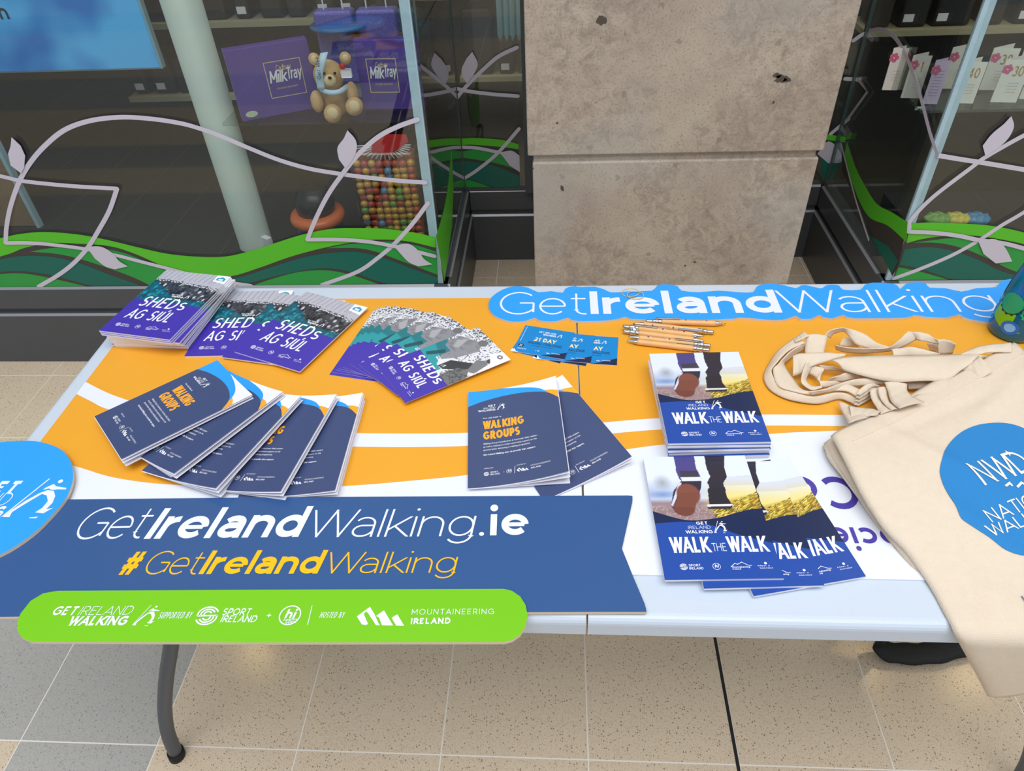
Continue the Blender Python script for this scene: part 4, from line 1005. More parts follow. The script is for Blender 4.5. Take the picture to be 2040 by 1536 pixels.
def wpx(a, x, y, cap, z, m, layer=3):
    p = atZ(x, y, z); walker(a, p.x, p.y, (atZ(x, y - cap, z) - p).length, m, layer)
wpx(a, 262, 1247, 38, zg, G_)
tpx(a, 'SUPPORTED BY', 314, 1233, 379, 1232, 12, zg, G_, w=.12, sx=.5, shear=.25)
p = atZ(413, 1227, zg); swirl(a, p.x, p.y, .0125, G_); tpx(a, 'SPORT', 441, 1226, 496, 1226, 13, zg, G_, w=.16, shear=.2); tpx(a, 'IRELAND', 438, 1240, 509, 1240, 13, zg, G_, w=.16, shear=.2)
tpx(a, '+', 529, 1232, 540, 1232, 14, zg, G_, w=.12); p = atZ(578, 1226, zg); hi_logo(a, p.x, p.y, .0128, G_); tpx(a, 'healthy', 565, 1238, 592, 1236, 5, zg, G_, w=.2); tpx(a, 'ireland', 569, 1243, 590, 1241, 5, zg, G_, w=.2)
a.line([W2(613, 1245, zg), W2(622, 1207, zg)], .0009, G_, 3); tpx(a, 'HOSTED BY', 636, 1231, 684, 1231, 11, zg, G_, w=.12, sx=.5, shear=.25)
p = atZ(707, 1245, zg); mountains(a, p.x, p.y, .0247, G_)
tpx(a, 'MOUNTAINEERING', 820, 1225, 984, 1224, 11, zg, G_, w=.1, track=.3); tpx(a, 'IRELAND', 818, 1244, 897, 1243, 12, zg, G_, w=.24, track=.25)
green_o = [(115, 1177), (500, 1175), (1003, 1173), (1020, 1177), (1036, 1188), (1047, 1205), (1051, 1226), (1047, 1247), (1036, 1264), (1020, 1275), (1003, 1279), (500, 1280), (61, 1278), (43, 1270), (34, 1255), (34, 1240), (41, 1222), (61, 1197), (86, 1182)]
board('sponsor_sign', [W2(*p, zg) for p in green_o], zn + .0002, zg, signgreen, 'lime green rounded foam board strip with sponsor logos overhanging table front', 'sign', a)
a = Art()
tpx(a, 'GET', -52, 985, 24, 984, 22, zg, G_, w=.24, shear=.22); tpx(a, 'IRELAND', -125, 1009, 10, 1008, 22, zg, G_, w=.07, shear=.2); tpx(a, 'WALKING', -130, 1033, -2, 1032, 20, zg, G_, w=.24, shear=.2); wpx(a, 0, 1032, 68, zg, G_)
drop = [(0, 881), (55, 878), (91, 883), (122, 896), (140, 918), (146, 945), (141, 972), (128, 997), (100, 1030), (61, 1067), (0, 1105), (-70, 1125), (-140, 1130), (-190, 1090), (-205, 1030), (-190, 960), (-120, 905), (-60, 888)]
board('speech_bubble_sign', [W2(*p, zg) for p in cr2(drop, 4, True)], zn + .0002, zg, signblue, 'round sky blue foam board with white walking figure at left edge of table', 'sign', a)

# ------------------------------------------------------------ booklets
Z0 = ZB + .0003
def place(kind, name, corners, z, t, label, cat, group, lift=(0, 0), mode='solid'):
    w, h = ARTS[kind][1:]
    if lift is None:
        p = fit(corners, w, h, z + t, None); l = ((p[3] + p[4]) / 2,) * 2; p = fit(corners, w, h, z + t, l)
    else: p = fit(corners, w, h, z + t, lift); l = lift
    return booklet(kind, name, p, z, t, label, cat, group, l, mode), p
# violet booklets: stack at the back left corner
gS = 'violet community walking booklets'
pt = fit([(328, 531), (456, 553), (338, 674), (196, 648)], .148, .21, .79, (0, 0)); pb = fit([None, None, (376, 693), (228, 690)], .148, .21, .7455, (0, 0)); pm = fit([None, None, (360, 686), (210, 668)], .148, .21, .773, (0, 0))
NS = 13; ts = .0031
for k in range(NS):
    f = k / (NS - 1); jit = random.Random(k + 20)
    if k >= NS - 3: p = list(pt); p[0] += .0012 * (NS - 1 - k); p[1] -= .001 * (NS - 1 - k)
    else:
        g = k / (NS - 4); p = [pb[i] + (pm[i] - pb[i]) * g for i in range(3)]; p[0] += jit.uniform(-.002, .002); p[2] += jit.uniform(-.012, .012)
    lf = (.002, .004) if k < NS - 3 else (.004, .010)
    lf = (0, 0)
    ORD = ['', 'second', 'third', 'fourth', 'fifth', 'sixth', 'seventh', 'eighth', 'ninth', 'tenth', 'eleventh', 'twelfth', 'thirteenth and lowest']; lab = 'violet walking booklet topmost of the stack at back left table corner' if k == NS - 1 else 'violet booklet, %s from the top of the corner stack' % ORD[NS - 1 - k]
    booklet('sheds', 'booklet', p, Z0 + k * (ts + .0001), ts, lab, 'booklet', gS + ' in the corner stack' if k < NS - 1 else gS, lf)
place('sheds', 'booklet', [(442, 583), None, None, (367, 709)], Z0, .0028, 'leftmost violet booklet of the three overlapping beside the corner stack', 'booklet', gS)
place('sheds', 'booklet', [None, (684, 602), (580, 728), (458, 716)], Z0 + .0030, .0028, 'middle violet booklet of the three overlapping, mostly covered', 'booklet', gS)
place('sheds', 'booklet', [(611, 585), (728, 613), (597, 740), (470, 698)], Z0 + .0060, .0028, 'fully visible violet booklet on top of the three overlapping ones', 'booklet', gS)
# violet leaflets fanned
gL = 'violet leaflets in a fan'
lf = [((656, 746), (746, 617)), ((663, 741), (755, 613)), ((669, 736), (768, 611)), ((675, 733), (786, 611)), ((682, 732), (813, 612)), ((695, 724), (858, 620)), ((714, 726), (893, 630)), ((753, 724), (955, 653))]
names = ['leftmost and lowest violet leaflet of the fan', 'second violet leaflet from the left of the fan', 'third violet leaflet from the left of the fan', 'fourth violet leaflet from the left of the fan', 'fourth violet leaflet from the right of the fan', 'third violet leaflet from the right of the fan', 'second violet leaflet from the right, just under the top one', 'topmost violet leaflet at the right end of the fan, title fully readable']
for k, (bl, tl) in enumerate(lf):
    c = [tl, None, None, bl] if k < 7 else [(955, 653), (1010, 714), (810, 810), (753, 724)]
    place('leaflet', 'leaflet', c, Z0 + k * .0011, .0010, names[k], 'leaflet', gL)
# navy walking groups booklets
gW = 'navy walking group guide booklets'
wgs = [([None, (725, 787), (670, 973), None], (.016, .016), 'rightmost navy guide booklet of the left fan'), ([None, (673, 789), (562, 977), None], (.018, .018), 'fourth navy guide booklet from left in the fan'),
       ([None, (600, 796), (434, 968), None], (.018, .018), 'middle navy guide booklet of the fan of five'), ([(457, 739), (559, 785), (352, 942), None], (.018, .018), 'second navy guide booklet from left in the fan'),
       ([(431, 723), (493, 789), (249, 915), (194, 827)], (.013, .013), 'leftmost navy guide booklet lying on top of the fan')]
for k, (c, l, lab) in enumerate(wgs):
    place('wg', 'booklet', c, Z0 + k * .0042, .0022, lab, 'booklet', gW, l, 'open')
place('wg', 'booklet', [None, (1122, 763), (1258, 909), (1086, 985)], Z0, .0022, 'navy guide booklet half hidden under another beside the table seam', 'booklet', gW, (.018, .018), 'open')
place('wg', 'booklet', [(939, 787), (1107, 757), (1126, 931), (941, 972)], Z0 + .0045, .0022, 'navy guide booklet alone at table centre with its title in full view', 'booklet', gW, None, 'open')
# blue walk booklets
gB = 'blue booklets with a walking photo cover'
ptop = fit([(1297, 707), (1467, 707), (1532, 880), (1336, 881)], .148, .21, .742 + 8 * .0045, (0, 0)); pbot = fit([None, None, (1531, 911), (1338, 914)], .148, .21, .7455, (0, 0))
for k in range(8):
    p = [pbot[i] + (ptop[i] - pbot[i]) * k / 7 for i in range(3)]; jit = random.Random(k + 3)
    if k < 7: p[0] += jit.uniform(-.0025, .001); p[1] += jit.uniform(-.002, .002); p[2] += jit.uniform(-.012, .012)
    booklet('walk', 'booklet', p, Z0 + k * .0045, .0044, 'blue photo-cover booklet topmost of the stack by the pens' if k == 7 else 'blue photo-cover booklet, %s from the top of the stack by the pens' % ORD[7 - k], 'booklet', gB if k == 7 else gB + ' in the stack')
place('walk', 'booklet', [None, (1575, 915), (1721, 1144), (1504, 1189)], Z0, .0038, 'rightmost blue photo-cover booklet of the front three, lowest', 'booklet', gB)
place('walk', 'booklet', [None, (1549, 915), (1637, 1165), (1405, 1177)], Z0 + .0040, .0038, 'middle blue photo-cover booklet of the front three', 'booklet', gB)
place('walk', 'booklet', [(1286, 913), (1483, 908), (1558, 1148), (1326, 1159)], Z0 + .0080, .0038, 'leftmost blue photo-cover booklet of the front three, fully visible', 'booklet', gB)
# small blue cards
gC = 'small blue challenge booklets'
place('card', 'pocket_booklet', [None, None, (1112, 722), (1020, 701)], Z0, .0012, 'small blue pocket booklet whose white corner peeks out lowest left', 'pocket booklet', gC)
place('card', 'pocket_booklet', [None, None, (1160, 727), (1068, 716)], Z0, .0012, 'small blue pocket booklet peeking out under the middle one', 'pocket booklet', gC)
place('card', 'pocket_booklet', [None, (1232, 673), (1229, 727), None], Z0, .0012, 'rightmost small blue pocket booklet of the row', 'pocket booklet', gC)
place('card', 'pocket_booklet', [None, (1185, 670), (1177, 722), None], Z0 + .0014, .0012, 'middle small blue pocket booklet of the row', 'pocket booklet', gC)
place('card', 'pocket_booklet', [(1045, 652), (1146, 664), (1122, 716), (1026, 695)], Z0 + .0028, .0012, 'leftmost small blue pocket booklet, lying on top', 'pocket booklet', gC)

# ------------------------------------------------------------ pens
wood = mat('bamboo', (226, 178, 118), .5, noise=.12, nscale=60); chrome = mat('chrome', (205, 205, 210), .18, 1.0); violet_ink = mat('pen_print', (90, 70, 150), .5)
def make_pen(clip_up):
    root = thing('pen', (0, 0, 0), 'bamboo ballpoint pen', 'pen', 'bamboo ballpoint pens')
    TX = lambda prof: prof
    def lx(prof, m, name, par):
        bm = bmesh.new(); lathe(bm, [(r, z) for r, z in prof], 20)
        for v in bm.verts: v.co = Vector((v.co.z, v.co.x, v.co.y))
        bmesh.ops.recalc_face_normals(bm, faces=bm.faces); return from_bm(name, bm, m, par, True)
    b = lx([(.0049, .018), (.0052, .022), (.0052, .112), (.0049, .116)], wood, 'barrel', root)
    lx([(.0008, 0), (.0012, .003), (.0030, .010), (.0046, .018), (.0046, .019)], chrome, 'tip', root)
    lx([(.0046, .115), (.0052, .117), (.0052, .121), (.0044, .122), (.0044, .126), (.0050, .127), (.0050, .131), (.0040, .132)], chrome, 'collar', root)
    lx([(.0034, .131), (.0036, .134), (.0036, .142), (.0026, .144)], chrome, 'push_button', root)
    bm = bmesh.new(); bx(bm, .082, .126, -.0022, .0022, .0070, .0078, 0, .0003); bx(bm, .122, .126, -.0022, .0022, .004, .0078, 0); ellipsoid(bm, (.084, 0, .0064), (.003, .002, .0014), None, 10)
    c = from_bm('clip', bm, chrome, root)
    if clip_up: pass
    bm = bmesh.new()
    for q in (.035, .072): lathe(bm, [(.0018, 0), (.0018, .0001)], 10, 0, (q, 0, .0052))
    bx(bm, .042, .066, -.0003, .0003, .00515, .0053); from_bm('printed_logo', bm, violet_ink, root)
    return root
pens = [((1446, 645), (1284, 640), 0, 0.2, 'separate bamboo pen lying highest, touching the blue sign edge'), ((1262, 645), (1414, 662), 0, .9, 'rearmost bamboo pen of the bundle of five'), ((1402, 671), (1251, 652), .0045, 0, 'second bamboo pen from the back of the bundle'),
        ((1403, 680), (1250, 661), 0, .9, 'middle bamboo pen of the bundle with printed mark'), ((1252, 671), (1406, 688), 0, 0, 'second bamboo pen from the front of the bundle'), ((1249, 679), (1405, 697), 0, -1.5, 'frontmost bamboo pen of the bundle')]
p0 = make_pen(True)
for k, (a_, b_, dz, roll, lab) in enumerate(pens):
    o = p0 if k == 0 else copy_tree(p0)
    A = atZ(*a_, Z0 + .0055 + dz); B = atZ(*b_, Z0 + .0055 + dz); d = (B - A).normalized()
    if k >= 1 and k <= 2: A.y += .001; 
    o.matrix_world = Matrix.Translation(A) @ Matrix.Rotation(math.atan2(d.y, d.x), 4, 'Z') @ Matrix.Rotation(roll, 4, 'X')
    o['label'] = lab
# elastic bands
band_m = mat('rubber_band', (214, 186, 130), .5)
for k, (px, py, r, t_) in enumerate([(1256, 583, .0165, .2), (1266, 588, .0155, -.1)]):
    c = atZ(px, py, zs + .0012 + .0016 * k); bm = bmesh.new()
    tube(bm, [(r * math.cos(q), r * .86 * math.sin(q), .0004 * math.sin(3 * q)) for q in [2 * math.pi * i / 40 for i in range(40)]], .0008, 8, closed=True)
    o = from_bm('rubber_band', bm, band_m); o.location = c; o.rotation_euler.z = t_
    tag(o, ['upper pale rubber band lying on the blue sign', 'lower pale rubber band crossing another on the blue sign'][k], 'rubber band', 'rubber bands on the blue sign')
# ------------------------------------------------------------ cotton bags
cotton = mat('natural_cotton', (224, 209, 190), .9, noise=.05, nscale=90, bump=.5, bscale=900)
bagblue = mat('bag_print_blue', (36, 128, 196), .85, noise=.05, nscale=300, bump=.3, bscale=900)
bagwhite = mat('bag_print_cream', (238, 230, 220), .85)
YE = .468
def pile(z0, t):
    q = max(0, min(1, (t - .50) / .22)); return .7475 + (z0 - .7475) * q * q * (3 - 2 * q)
def height_fn(z0, seed, amp=1.0):
    rnd = random.Random(seed)
    waves = [(rnd.uniform(6, 16) * rnd.choice((1, -1)), rnd.uniform(4, 12), rnd.uniform(0, 6.28), rnd.uniform(.0012, .0030)) for _ in range(7)]
    waves += [(rnd.uniform(30, 60), rnd.uniform(10, 30), rnd.uniform(0, 6.28), rnd.uniform(.0003, .0008)) for _ in range(4)]
    def H(x, t):
        s = 0
        for kx, kt, ph, am in waves: s += am * math.sin(kx * x + kt * t + ph + 1.5 * math.sin(5 * t + ph))
        # soft diagonal creases
        for (ax, at, bx_, bt, wd, hh) in ((.45, .80, .62, .62, .014, .005), (.50, .66, .60, .55, .010, .004), (.44, .74, .70, .86, .010, -.003), (.49, .56, .63, .40, .016, .004), (.56, .74, .80, .95, .012, .004)):
            dx, dt = bx_ - ax, bt - at; L2 = dx * dx + dt * dt; q = max(0, min(1, ((x - ax) * dx + (t - at) * dt) / L2)); d = math.hypot(x - ax - q * dx, t - at - q * dt)
            s += hh * math.exp(-(d / wd) ** 2) * math.sin(math.pi * min(1, max(.05, q)))
        return pile(z0, t) + s * amp * (1 if t > .52 else .4 + .6 * max(0, (t - YE) / (.52 - YE)))
    return H
def drape(x, t, H, off=0.0):
    """lies on the table for t > YE, bends over the front edge and hangs"""
    h = H(x, t) + off; rr = .014
    base = .742; yc = YE + .010
    if t >= yc: return Vector((x, t, h))
    R0 = rr + .0055; a = (yc - t) / R0; lim = math.pi / 2
    R_ = rr + (h - base)
    if a < lim: return Vector((x, yc - R_ * math.sin(a), base - rr + R_ * math.cos(a)))
    return Vector((x, yc - R_, base - rr - (yc - t - lim * R0)))
def undrape(px, py, z0):
    yc = YE + .010; z = z0
    for _ in range(12): p = atZ(px, py, z); z = pile(z0, p.y)
    if p.y >= yc: return (p.x, p.y)
    R0 = .0195; q = atY(px, py, yc - R0); s = (.742 - .014) - q.z
    if s >= 0: return (q.x, yc - math.pi / 2 * R0 - s)
    d = ray(px, py); best = None
    for i in range(21):
        a = math.pi / 2 * i / 20; y = yc - R0 * math.sin(a); z = .728 + R0 * math.cos(a); v = atY(px, py, y); e = abs(v.z - z)
        if best is None or e < best[0]: best = (e, v.x, yc - a * R0)
    return best[1:]
def make_bag(z0, Lpx, dirs, width, seed, label, nb=70, na=44, cut_b=1.0):
    H = height_fn(z0, seed); root = thing('tote_bag', (.65, .8, z0 - .02), label, 'tote bag', 'natural cotton tote bags piled at the right')
    Lp = catmull([(x, y, 0) for x, y in [undrape(px, py, z0) for px, py in Lpx]], 8)
    bm = bmesh.new(); grid = []
    for j in range(nb + 1):
        b = j / nb * cut_b; f = b * (len(Lp) - 1); i = min(int(f), len(Lp) - 2); p = Lp[i].lerp(Lp[i + 1], f - i)
        d = (dirs[0] * (1 - b) + dirs[1] * b).normalized(); row = []
        for k in range(na + 1):
            a = k / na; q = p + d * width * a
            edge_drop = -.006 * math.exp(-a * width / .006) - .004 * math.exp(-b / .02)
            row.append(bm.verts.new(drape(q.x, q.y, H, edge_drop)))
        grid.append(row)
    for j in range(nb):
        for k in range(na): bm.faces.new((grid[j][k], grid[j + 1][k], grid[j + 1][k + 1], grid[j][k + 1])).smooth = True
    bmesh.ops.recalc_face_normals(bm, faces=bm.faces)
    if sum(f.normal.z for f in bm.faces) < 0: bmesh.ops.reverse_faces(bm, faces=bm.faces)
    o = from_bm('bag_body', bm, cotton, smooth=True); so = o.modifiers.new('thickness', 'SOLIDIFY'); so.thickness = .005; so.offset = -1
    settle(root, [o]); return root, H, Lp
Ltop = [(1658, 858), (1679, 902), (1708, 964), (1736, 1013), (1765, 1054), (1806, 1095), (1839, 1140), (1864, 1181), (1888, 1226), (1909, 1275), (1929, 1316), (1954, 1362), (1972, 1398)]
dtop = (atZ(1950, 715, .79) - atZ(1658, 858, .785)); dtop.z = 0; dtop.normalize(); dbot = Vector((math.cos(R(24)), math.sin(R(24)), 0))
Lb2 = [(1646, 868), (1662, 905), (1694, 955), (1740, 1020), (1780, 1075), (1830, 1135)]
Lb3 = [(1640, 884), (1652, 915), (1688, 962), (1738, 1028), (1785, 1085)]
b3, H3, _ = make_bag(.754, Lb3, (dtop, dtop), .36, 11, 'lowest cotton tote bag showing as an edge under the pile', 24, 30)
b2, H2, _ = make_bag(.766, Lb2, (dtop, dtop), .37, 12, 'cotton tote bag in the middle of the pile, edge showing under the top one', 26, 30)
b1, H1, _ = make_bag(.784, Ltop, (dtop, dbot), .40, 13, 'top cotton tote bag with blue round print hanging over table front', 90, 56)
def cloth_print(name, art, parent, H, off=.0014, step=.006):
    bm = art.bm(lift=.0002)
    for ax in (0, 1):
        lo = min(v.co[ax] for v in bm.verts); hi = max(v.co[ax] for v in bm.verts); c = math.ceil(lo / step) * step
        while c < hi:
            pc = [0, 0, 0]; pn = [0, 0, 0]; pc[ax] = c; pn[ax] = 1
            bmesh.ops.bisect_plane(bm, geom=bm.verts[:] + bm.edges[:] + bm.faces[:], plane_co=pc, plane_no=pn); c += step
    for v in bm.verts: v.co = drape(v.co.x, v.co.y, H, off + v.co.z)
    o = from_bm(name, bm, art.mats, smooth=True); settle(parent, [o]); return o
a = Art(); circ = [(1873, 931), (1884, 894), (1909, 865), (1941, 849), (1978, 843), (2015, 847), (2050, 862), (2090, 895), (2118, 950), (2130, 1010), (2120, 1070), (2085, 1105), (2040, 1111), (2003, 1099), (1970, 1074), (1929, 1046), (1913, 1033), (1903, 1012), (1888, 984), (1877, 958)]
a.poly([undrape(x, y, .784) for x, y in cr2(circ, 4, True)], bagblue, 0); cloth_print('round_print', a, b1, H1, .0012, .008)
a = Art(); tpx(a, 'NWD', 1966, 961, 2066, 931, 36, .787, bagwhite, w=.11, track=.12, layer=1); tpx(a, 'NATIONAL', 1989, 1022, 2140, 974, 19, .787, bagwhite, w=.10, layer=1); tpx(a, 'WALKING', 1990, 1049, 2138, 1002, 17, .787, bagwhite, w=.10, layer=1)
a.line([W2(2008, 961, .787), W2(2016, 955, .787), W2(2022, 960, .787)], .003, bagwhite, 1); a.line([W2(2032, 962, .787), W2(2040, 954, .787), W2(2048, 958, .787)], .003, bagwhite, 1)
cloth_print('printed_lettering', a, b1, H1, .0018, .006)
# dark outline lettering at the lower right corner of the bag
q = [undrape(x, y, .786) for x, y in ((2032, 1192), (2046, 1215), (2040, 1190), (2058, 1212))]
a = Art(); a.line(q, .0018, mat('bag_print_slate', (90, 110, 140), .8), 1); cloth_print('small_print', a, b1, H1, .0014, .01)
# top hem seam
seam = mat('cotton_thread', (226, 210, 190), .9)
bm = bmesh.new(); o0 = _ = None
for dd in (.028,):
    p0_ = Vector(undrape(1658, 858, .784) + (0,)); dn = Vector((dtop.y, -dtop.x, 0))
    tube(bm, [drape(*(p0_ + dtop * (.01 + .009 * i) + dn * dd).xy, H1, .0002) for i in range(42)], .0009, 6)
settle(b1, [from_bm('hem_stitching', bm, seam)])

def strap(parent, A, B, za, zb, arch=.002, name='handle', n=10, th=.0016):
    """fabric band between two traced edges; za, zb heights above table of each edge (number or list)"""
    def res(pts, zs_):
        m = len(pts); zs_ = zs_ if isinstance(zs_, (list, tuple)) else [zs_] * m
        if len(zs_) != m: zs_ = list(np.interp(np.linspace(0, 1, m), np.linspace(0, 1, len(zs_)), zs_))
        P = [atZ(1500 + x / 3.778, 540 + y / 3.778, .7435 + z) for (x, y), z in zip(pts, zs_)]
        P = catmull(P, 10); L = [0]
        for i in range(1, len(P)): L.append(L[-1] + (P[i] - P[i - 1]).length)
        out = []; N = 60
        for i in range(N + 1):
            q = L[-1] * i / N; j = max(0, min(len(P) - 2, int(np.searchsorted(L, q)) - 1)); f = (q - L[j]) / (L[j + 1] - L[j] + 1e-9); out.append(P[j].lerp(P[j + 1], f))
        return out
    a_, b_ = res(A, za), res(B, zb); bm = bmesh.new(); K = 6; rows = []
    for i, (p, q) in enumerate(zip(a_, b_)):
        r = []
        for k in range(K + 1):
            f = k / K; v = p.lerp(q, f); v.z += arch * math.sin(math.pi * f) + .00025 * math.sin(i * .35 + k * .8) ; r.append(bm.verts.new(v))
        rows.append(r)
    for i in range(len(rows) - 1):
        for k in range(K): bm.faces.new((rows[i][k], rows[i + 1][k], rows[i + 1][k + 1], rows[i][k + 1])).smooth = True
    bmesh.ops.recalc_face_normals(bm, faces=bm.faces)
    o = from_bm(name, bm, cotton, smooth=True); so = o.modifiers.new('thickness', 'SOLIDIFY'); so.thickness = th; so.offset = 0
    settle(parent, [o]); return o
# outer loop and its inner layers
strap(b3, [(300, 512), (190, 600), (120, 700), (82, 785), (95, 850), (150, 912), (280, 972), (480, 1000), (640, 965), (720, 985), (775, 1012)], [(395, 540), (270, 600), (180, 690), (140, 745), (160, 810), (190, 855), (300, 905), (450, 945), (620, 915), (720, 925), (800, 975)], [.022, .012, .004, .002, .002, .002, .002, .002, .002, .004, .006], [.030, .022, .018, .015, .012, .012, .012, .012, .012, .012, .012])
strap(b2, [(385, 545), (290, 600), (235, 650), (190, 700), (150, 745), (188, 860), (300, 905), (430, 930), (560, 905), (700, 905), (790, 955)], [(395, 590), (330, 625), (260, 680), (236, 705), (270, 760), (320, 835), (370, 890), (450, 908), (560, 885), (680, 845), (820, 900)], [.026, .026, .022, .018, .014, .014, .014, .014, .014, .016, .016], [.012, .010, .008, .006, .006, .008, .010, .012, .014, .018, .018])
strap(b3, [(300, 515), (345, 485), (382, 460)], [(322, 535), (375, 510), (420, 490)], [.020, .026, .030], [.030, .034, .034], .001)
strap(b2, [(400, 482), (395, 540), (392, 610), (405, 640)], [(560, 488), (550, 540), (535, 612), (560, 640)], [.032, .026, .018, .014], [.034, .030, .022, .018])
strap(b1, [(535, 495), (560, 460), (612, 436), (700, 430), (830, 470), (925, 535), (1035, 575)], [(580, 505), (600, 478), (640, 462), (690, 458), (740, 515), (795, 562), (930, 600)], [.030, .036, .040, .042, .040, .034, .026], [.020, .026, .030, .032, .030, .026, .022])
strap(b1, [(615, 560), (700, 575), (860, 585), (1020, 575), (1100, 520), (1160, 462), (1225, 465)], [(625, 590), (700, 612), (860, 618), (1040, 600), (1150, 560), (1215, 525), (1255, 505)], [.024, .028, .030, .032, .036, .040, .040], [.014, .016, .020, .022, .024, .028, .030])
strap(b1, [(1160, 456), (1235, 460), (1300, 470), (1350, 495), (1385, 520)], [(1195, 492), (1255, 525), (1300, 532), (1350, 545), (1400, 550)], [.040, .042, .042, .040, .038], [.030, .032, .032, .030, .030])
strap(b2, [(1300, 545), (1350, 545), (1400, 552)], [(1330, 600), (1370, 606), (1398, 625)], [.016, .020, .022], [.006, .008, .010])
strap(b2, [(1375, 518), (1430, 514), (1490, 528), (1527, 552)], [(1400, 630), (1440, 630), (1480, 625), (1500, 620)], [.036, .038, .038, .034], [.012, .012, .012, .012])
strap(b2, [(680, 500), (735, 510), (790, 560)], [(650, 560), (700, 568), (800, 566)], [.018, .020, .018], [.010, .010, .012])
strap(b3, [(300, 640), (350, 622), (430, 618), (560, 615), (700, 628)], [(300, 790), (340, 780), (375, 760), (460, 712), (690, 640)], [.030, .034, .034, .030, .028], [.010, .012, .018, .024, .028])
strap(b2, [(400, 690), (380, 740), (365, 800), (372, 850), (440, 895), (520, 880)], [(470, 700), (430, 750), (405, 800), (405, 830), (450, 870), (525, 862)], [.030, .026, .020, .014, .012, .012], [.018, .016, .012, .008, .006, .006])
strap(b3, [(450, 715), (535, 735), (500, 780), (485, 815), (540, 830), (680, 822)], [(400, 760), (470, 800), (500, 840), (520, 875), (600, 862), (690, 840)], [.020, .022, .018, .012, .010, .010], [.010, .010, .006, .004, .004, .006])
strap(b3, [(480, 705), (600, 720), (720, 760), (830, 800)], [(520, 745), (620, 750), (740, 775), (800, 815)], [.020, .020, .018, .016], [.012, .012, .010, .010])
strap(b2, [(600, 805), (700, 765), (760, 770), (860, 790)], [(560, 830), (680, 830), (790, 810), (850, 850)], [.018, .022, .020, .016], [.008, .010, .010, .010])
strap(b3, [(420, 910), (560, 888), (700, 830), (830, 810), (930, 815), (1000, 830)], [(440, 935), (600, 905), (740, 870), (870, 860), (940, 850), (1000, 850)], [.020, .022, .024, .022, .020, .020], [.012, .014, .014, .014, .014, .014])
# wide strap across the middle
strap(b1, [(590, 672), (700, 650), (850, 640), (980, 636), (1180, 636), (1400, 632), (1560, 628), (1680, 628), (1760, 650)], [(680, 748), (790, 780), (900, 808), (1000, 826), (1100, 836), (1300, 826), (1460, 820), (1570, 745), (1700, 660)], [.034, .036, .036, .036, .036, .036, .038, .042, .044], [.026, .026, .026, .026, .028, .030, .034, .042, .046], .004)
strap(b1, [(1040, 590), (1120, 580), (1195, 572), (1280, 590), (1400, 625)], [(1060, 650), (1150, 640), (1220, 640), (1320, 640), (1410, 640)], [.030, .034, .038, .036, .034], [.026, .026, .028, .030, .030])
strap(b2, [(1160, 835), (1300, 825), (1420, 815), (1540, 790), (1640, 740)], [(1170, 890), (1300, 885), (1400, 860), (1520, 815), (1600, 770)], [.018, .020, .022, .026, .032], [.008, .010, .014, .022, .030])
strap(b1, [(1560, 740), (1640, 690), (1700, 640)], [(1610, 780), (1700, 812), (1800, 760)], [.036, .044, .050], [.030, .040, .050])
# bundle of folded bands running into the pile
for k in range(4):
    o_ = k * 26
    strap((b3, b2, b1, b2)[k], [(760 + o_ * .2, 1008 - o_), (810, 955 - o_ * .9), (860, 915 - o_ * .8), (905, 880 - o_ * .4)], [(790 + o_ * .2, 1016 - o_), (850, 985 - o_), (900, 950 - o_), (960, 915 - o_ * .6)], .008 + .006 * k, .004 + .006 * k, .001)
strap(b2, [(880, 900), (890, 960), (930, 1030), (960, 1080)], [(960, 885), (960, 950), (990, 1010), (1050, 1050)], [.022, .022, .026, .032], [.020, .020, .026, .034])
strap(b3, [(940, 880), (950, 940), (985, 1000), (1040, 1050)], [(1010, 880), (1015, 940), (1030, 990), (1090, 1040)], [.028, .028, .030, .036], [.026, .026, .030, .038])
strap(b1, [(990, 838), (1015, 900), (1040, 980), (1100, 1035)], [(1160, 850), (1160, 900), (1200, 945), (1290, 985)], [.032, .032, .036, .044], [.030, .030, .036, .046])
strap(b2, [(640, 990), (670, 1060), (700, 1110), (715, 1150)], [(720, 1015), (780, 1040), (830, 1070), (860, 1100)], [.010, .014, .022, .030], [.016, .020, .028, .036])
strap(b3, [(720, 1015), (810, 1030), (900, 1040), (960, 1060)], [(740, 1100), (820, 1095), (880, 1090), (930, 1085)], [.020, .024, .028, .034], [.026, .030, .034, .038])
strap(b1, [(1540, 640), (1640, 590), (1750, 560), (1940, 540)], [(1600, 640), (1700, 628), (1790, 612), (1945, 612)], [.036, .044, .048, .050], [.036, .046, .048, .050], .002)

# ------------------------------------------------------------ water bottle
bb = atZ(1972, 668, TZ); bcx, bcy = bb.x + .036, bb.y + .006
bot = thing('water_bottle', (bcx, bcy, ZB), 'translucent blue drinking bottle with green cog pattern at right end of table', 'bottle')
m = bpy.data.materials.new('blue_plastic'); m.use_nodes = True; b_ = m.node_tree.nodes['Principled BSDF']
b_.inputs['Base Color'].default_value = lin((0, 132, 190)); b_.inputs['Roughness'].default_value = .12; b_.inputs['Transmission Weight'].default_value = .55; b_.inputs['IOR'].default_value = 1.3; b_.inputs['Coat Weight'].default_value = .5
prof = [(.030, 0), (.036, .004), (.0375, .014), (.0375, .045), (.036, .075), (.033, .105), (.029, .130), (.0245, .148), (.022, .156), (.0215, .168)]
bm = bmesh.new(); lathe(bm, prof, 48); from_bm('body', bm, m, bot, True)
bm = bmesh.new(); lathe(bm, [(.0235, .166), (.026, .170), (.026, .196), (.023, .200), (.012, .204)], 48); from_bm('cap', bm, mat('cap_blue', (20, 120, 190), .3), bot, True)
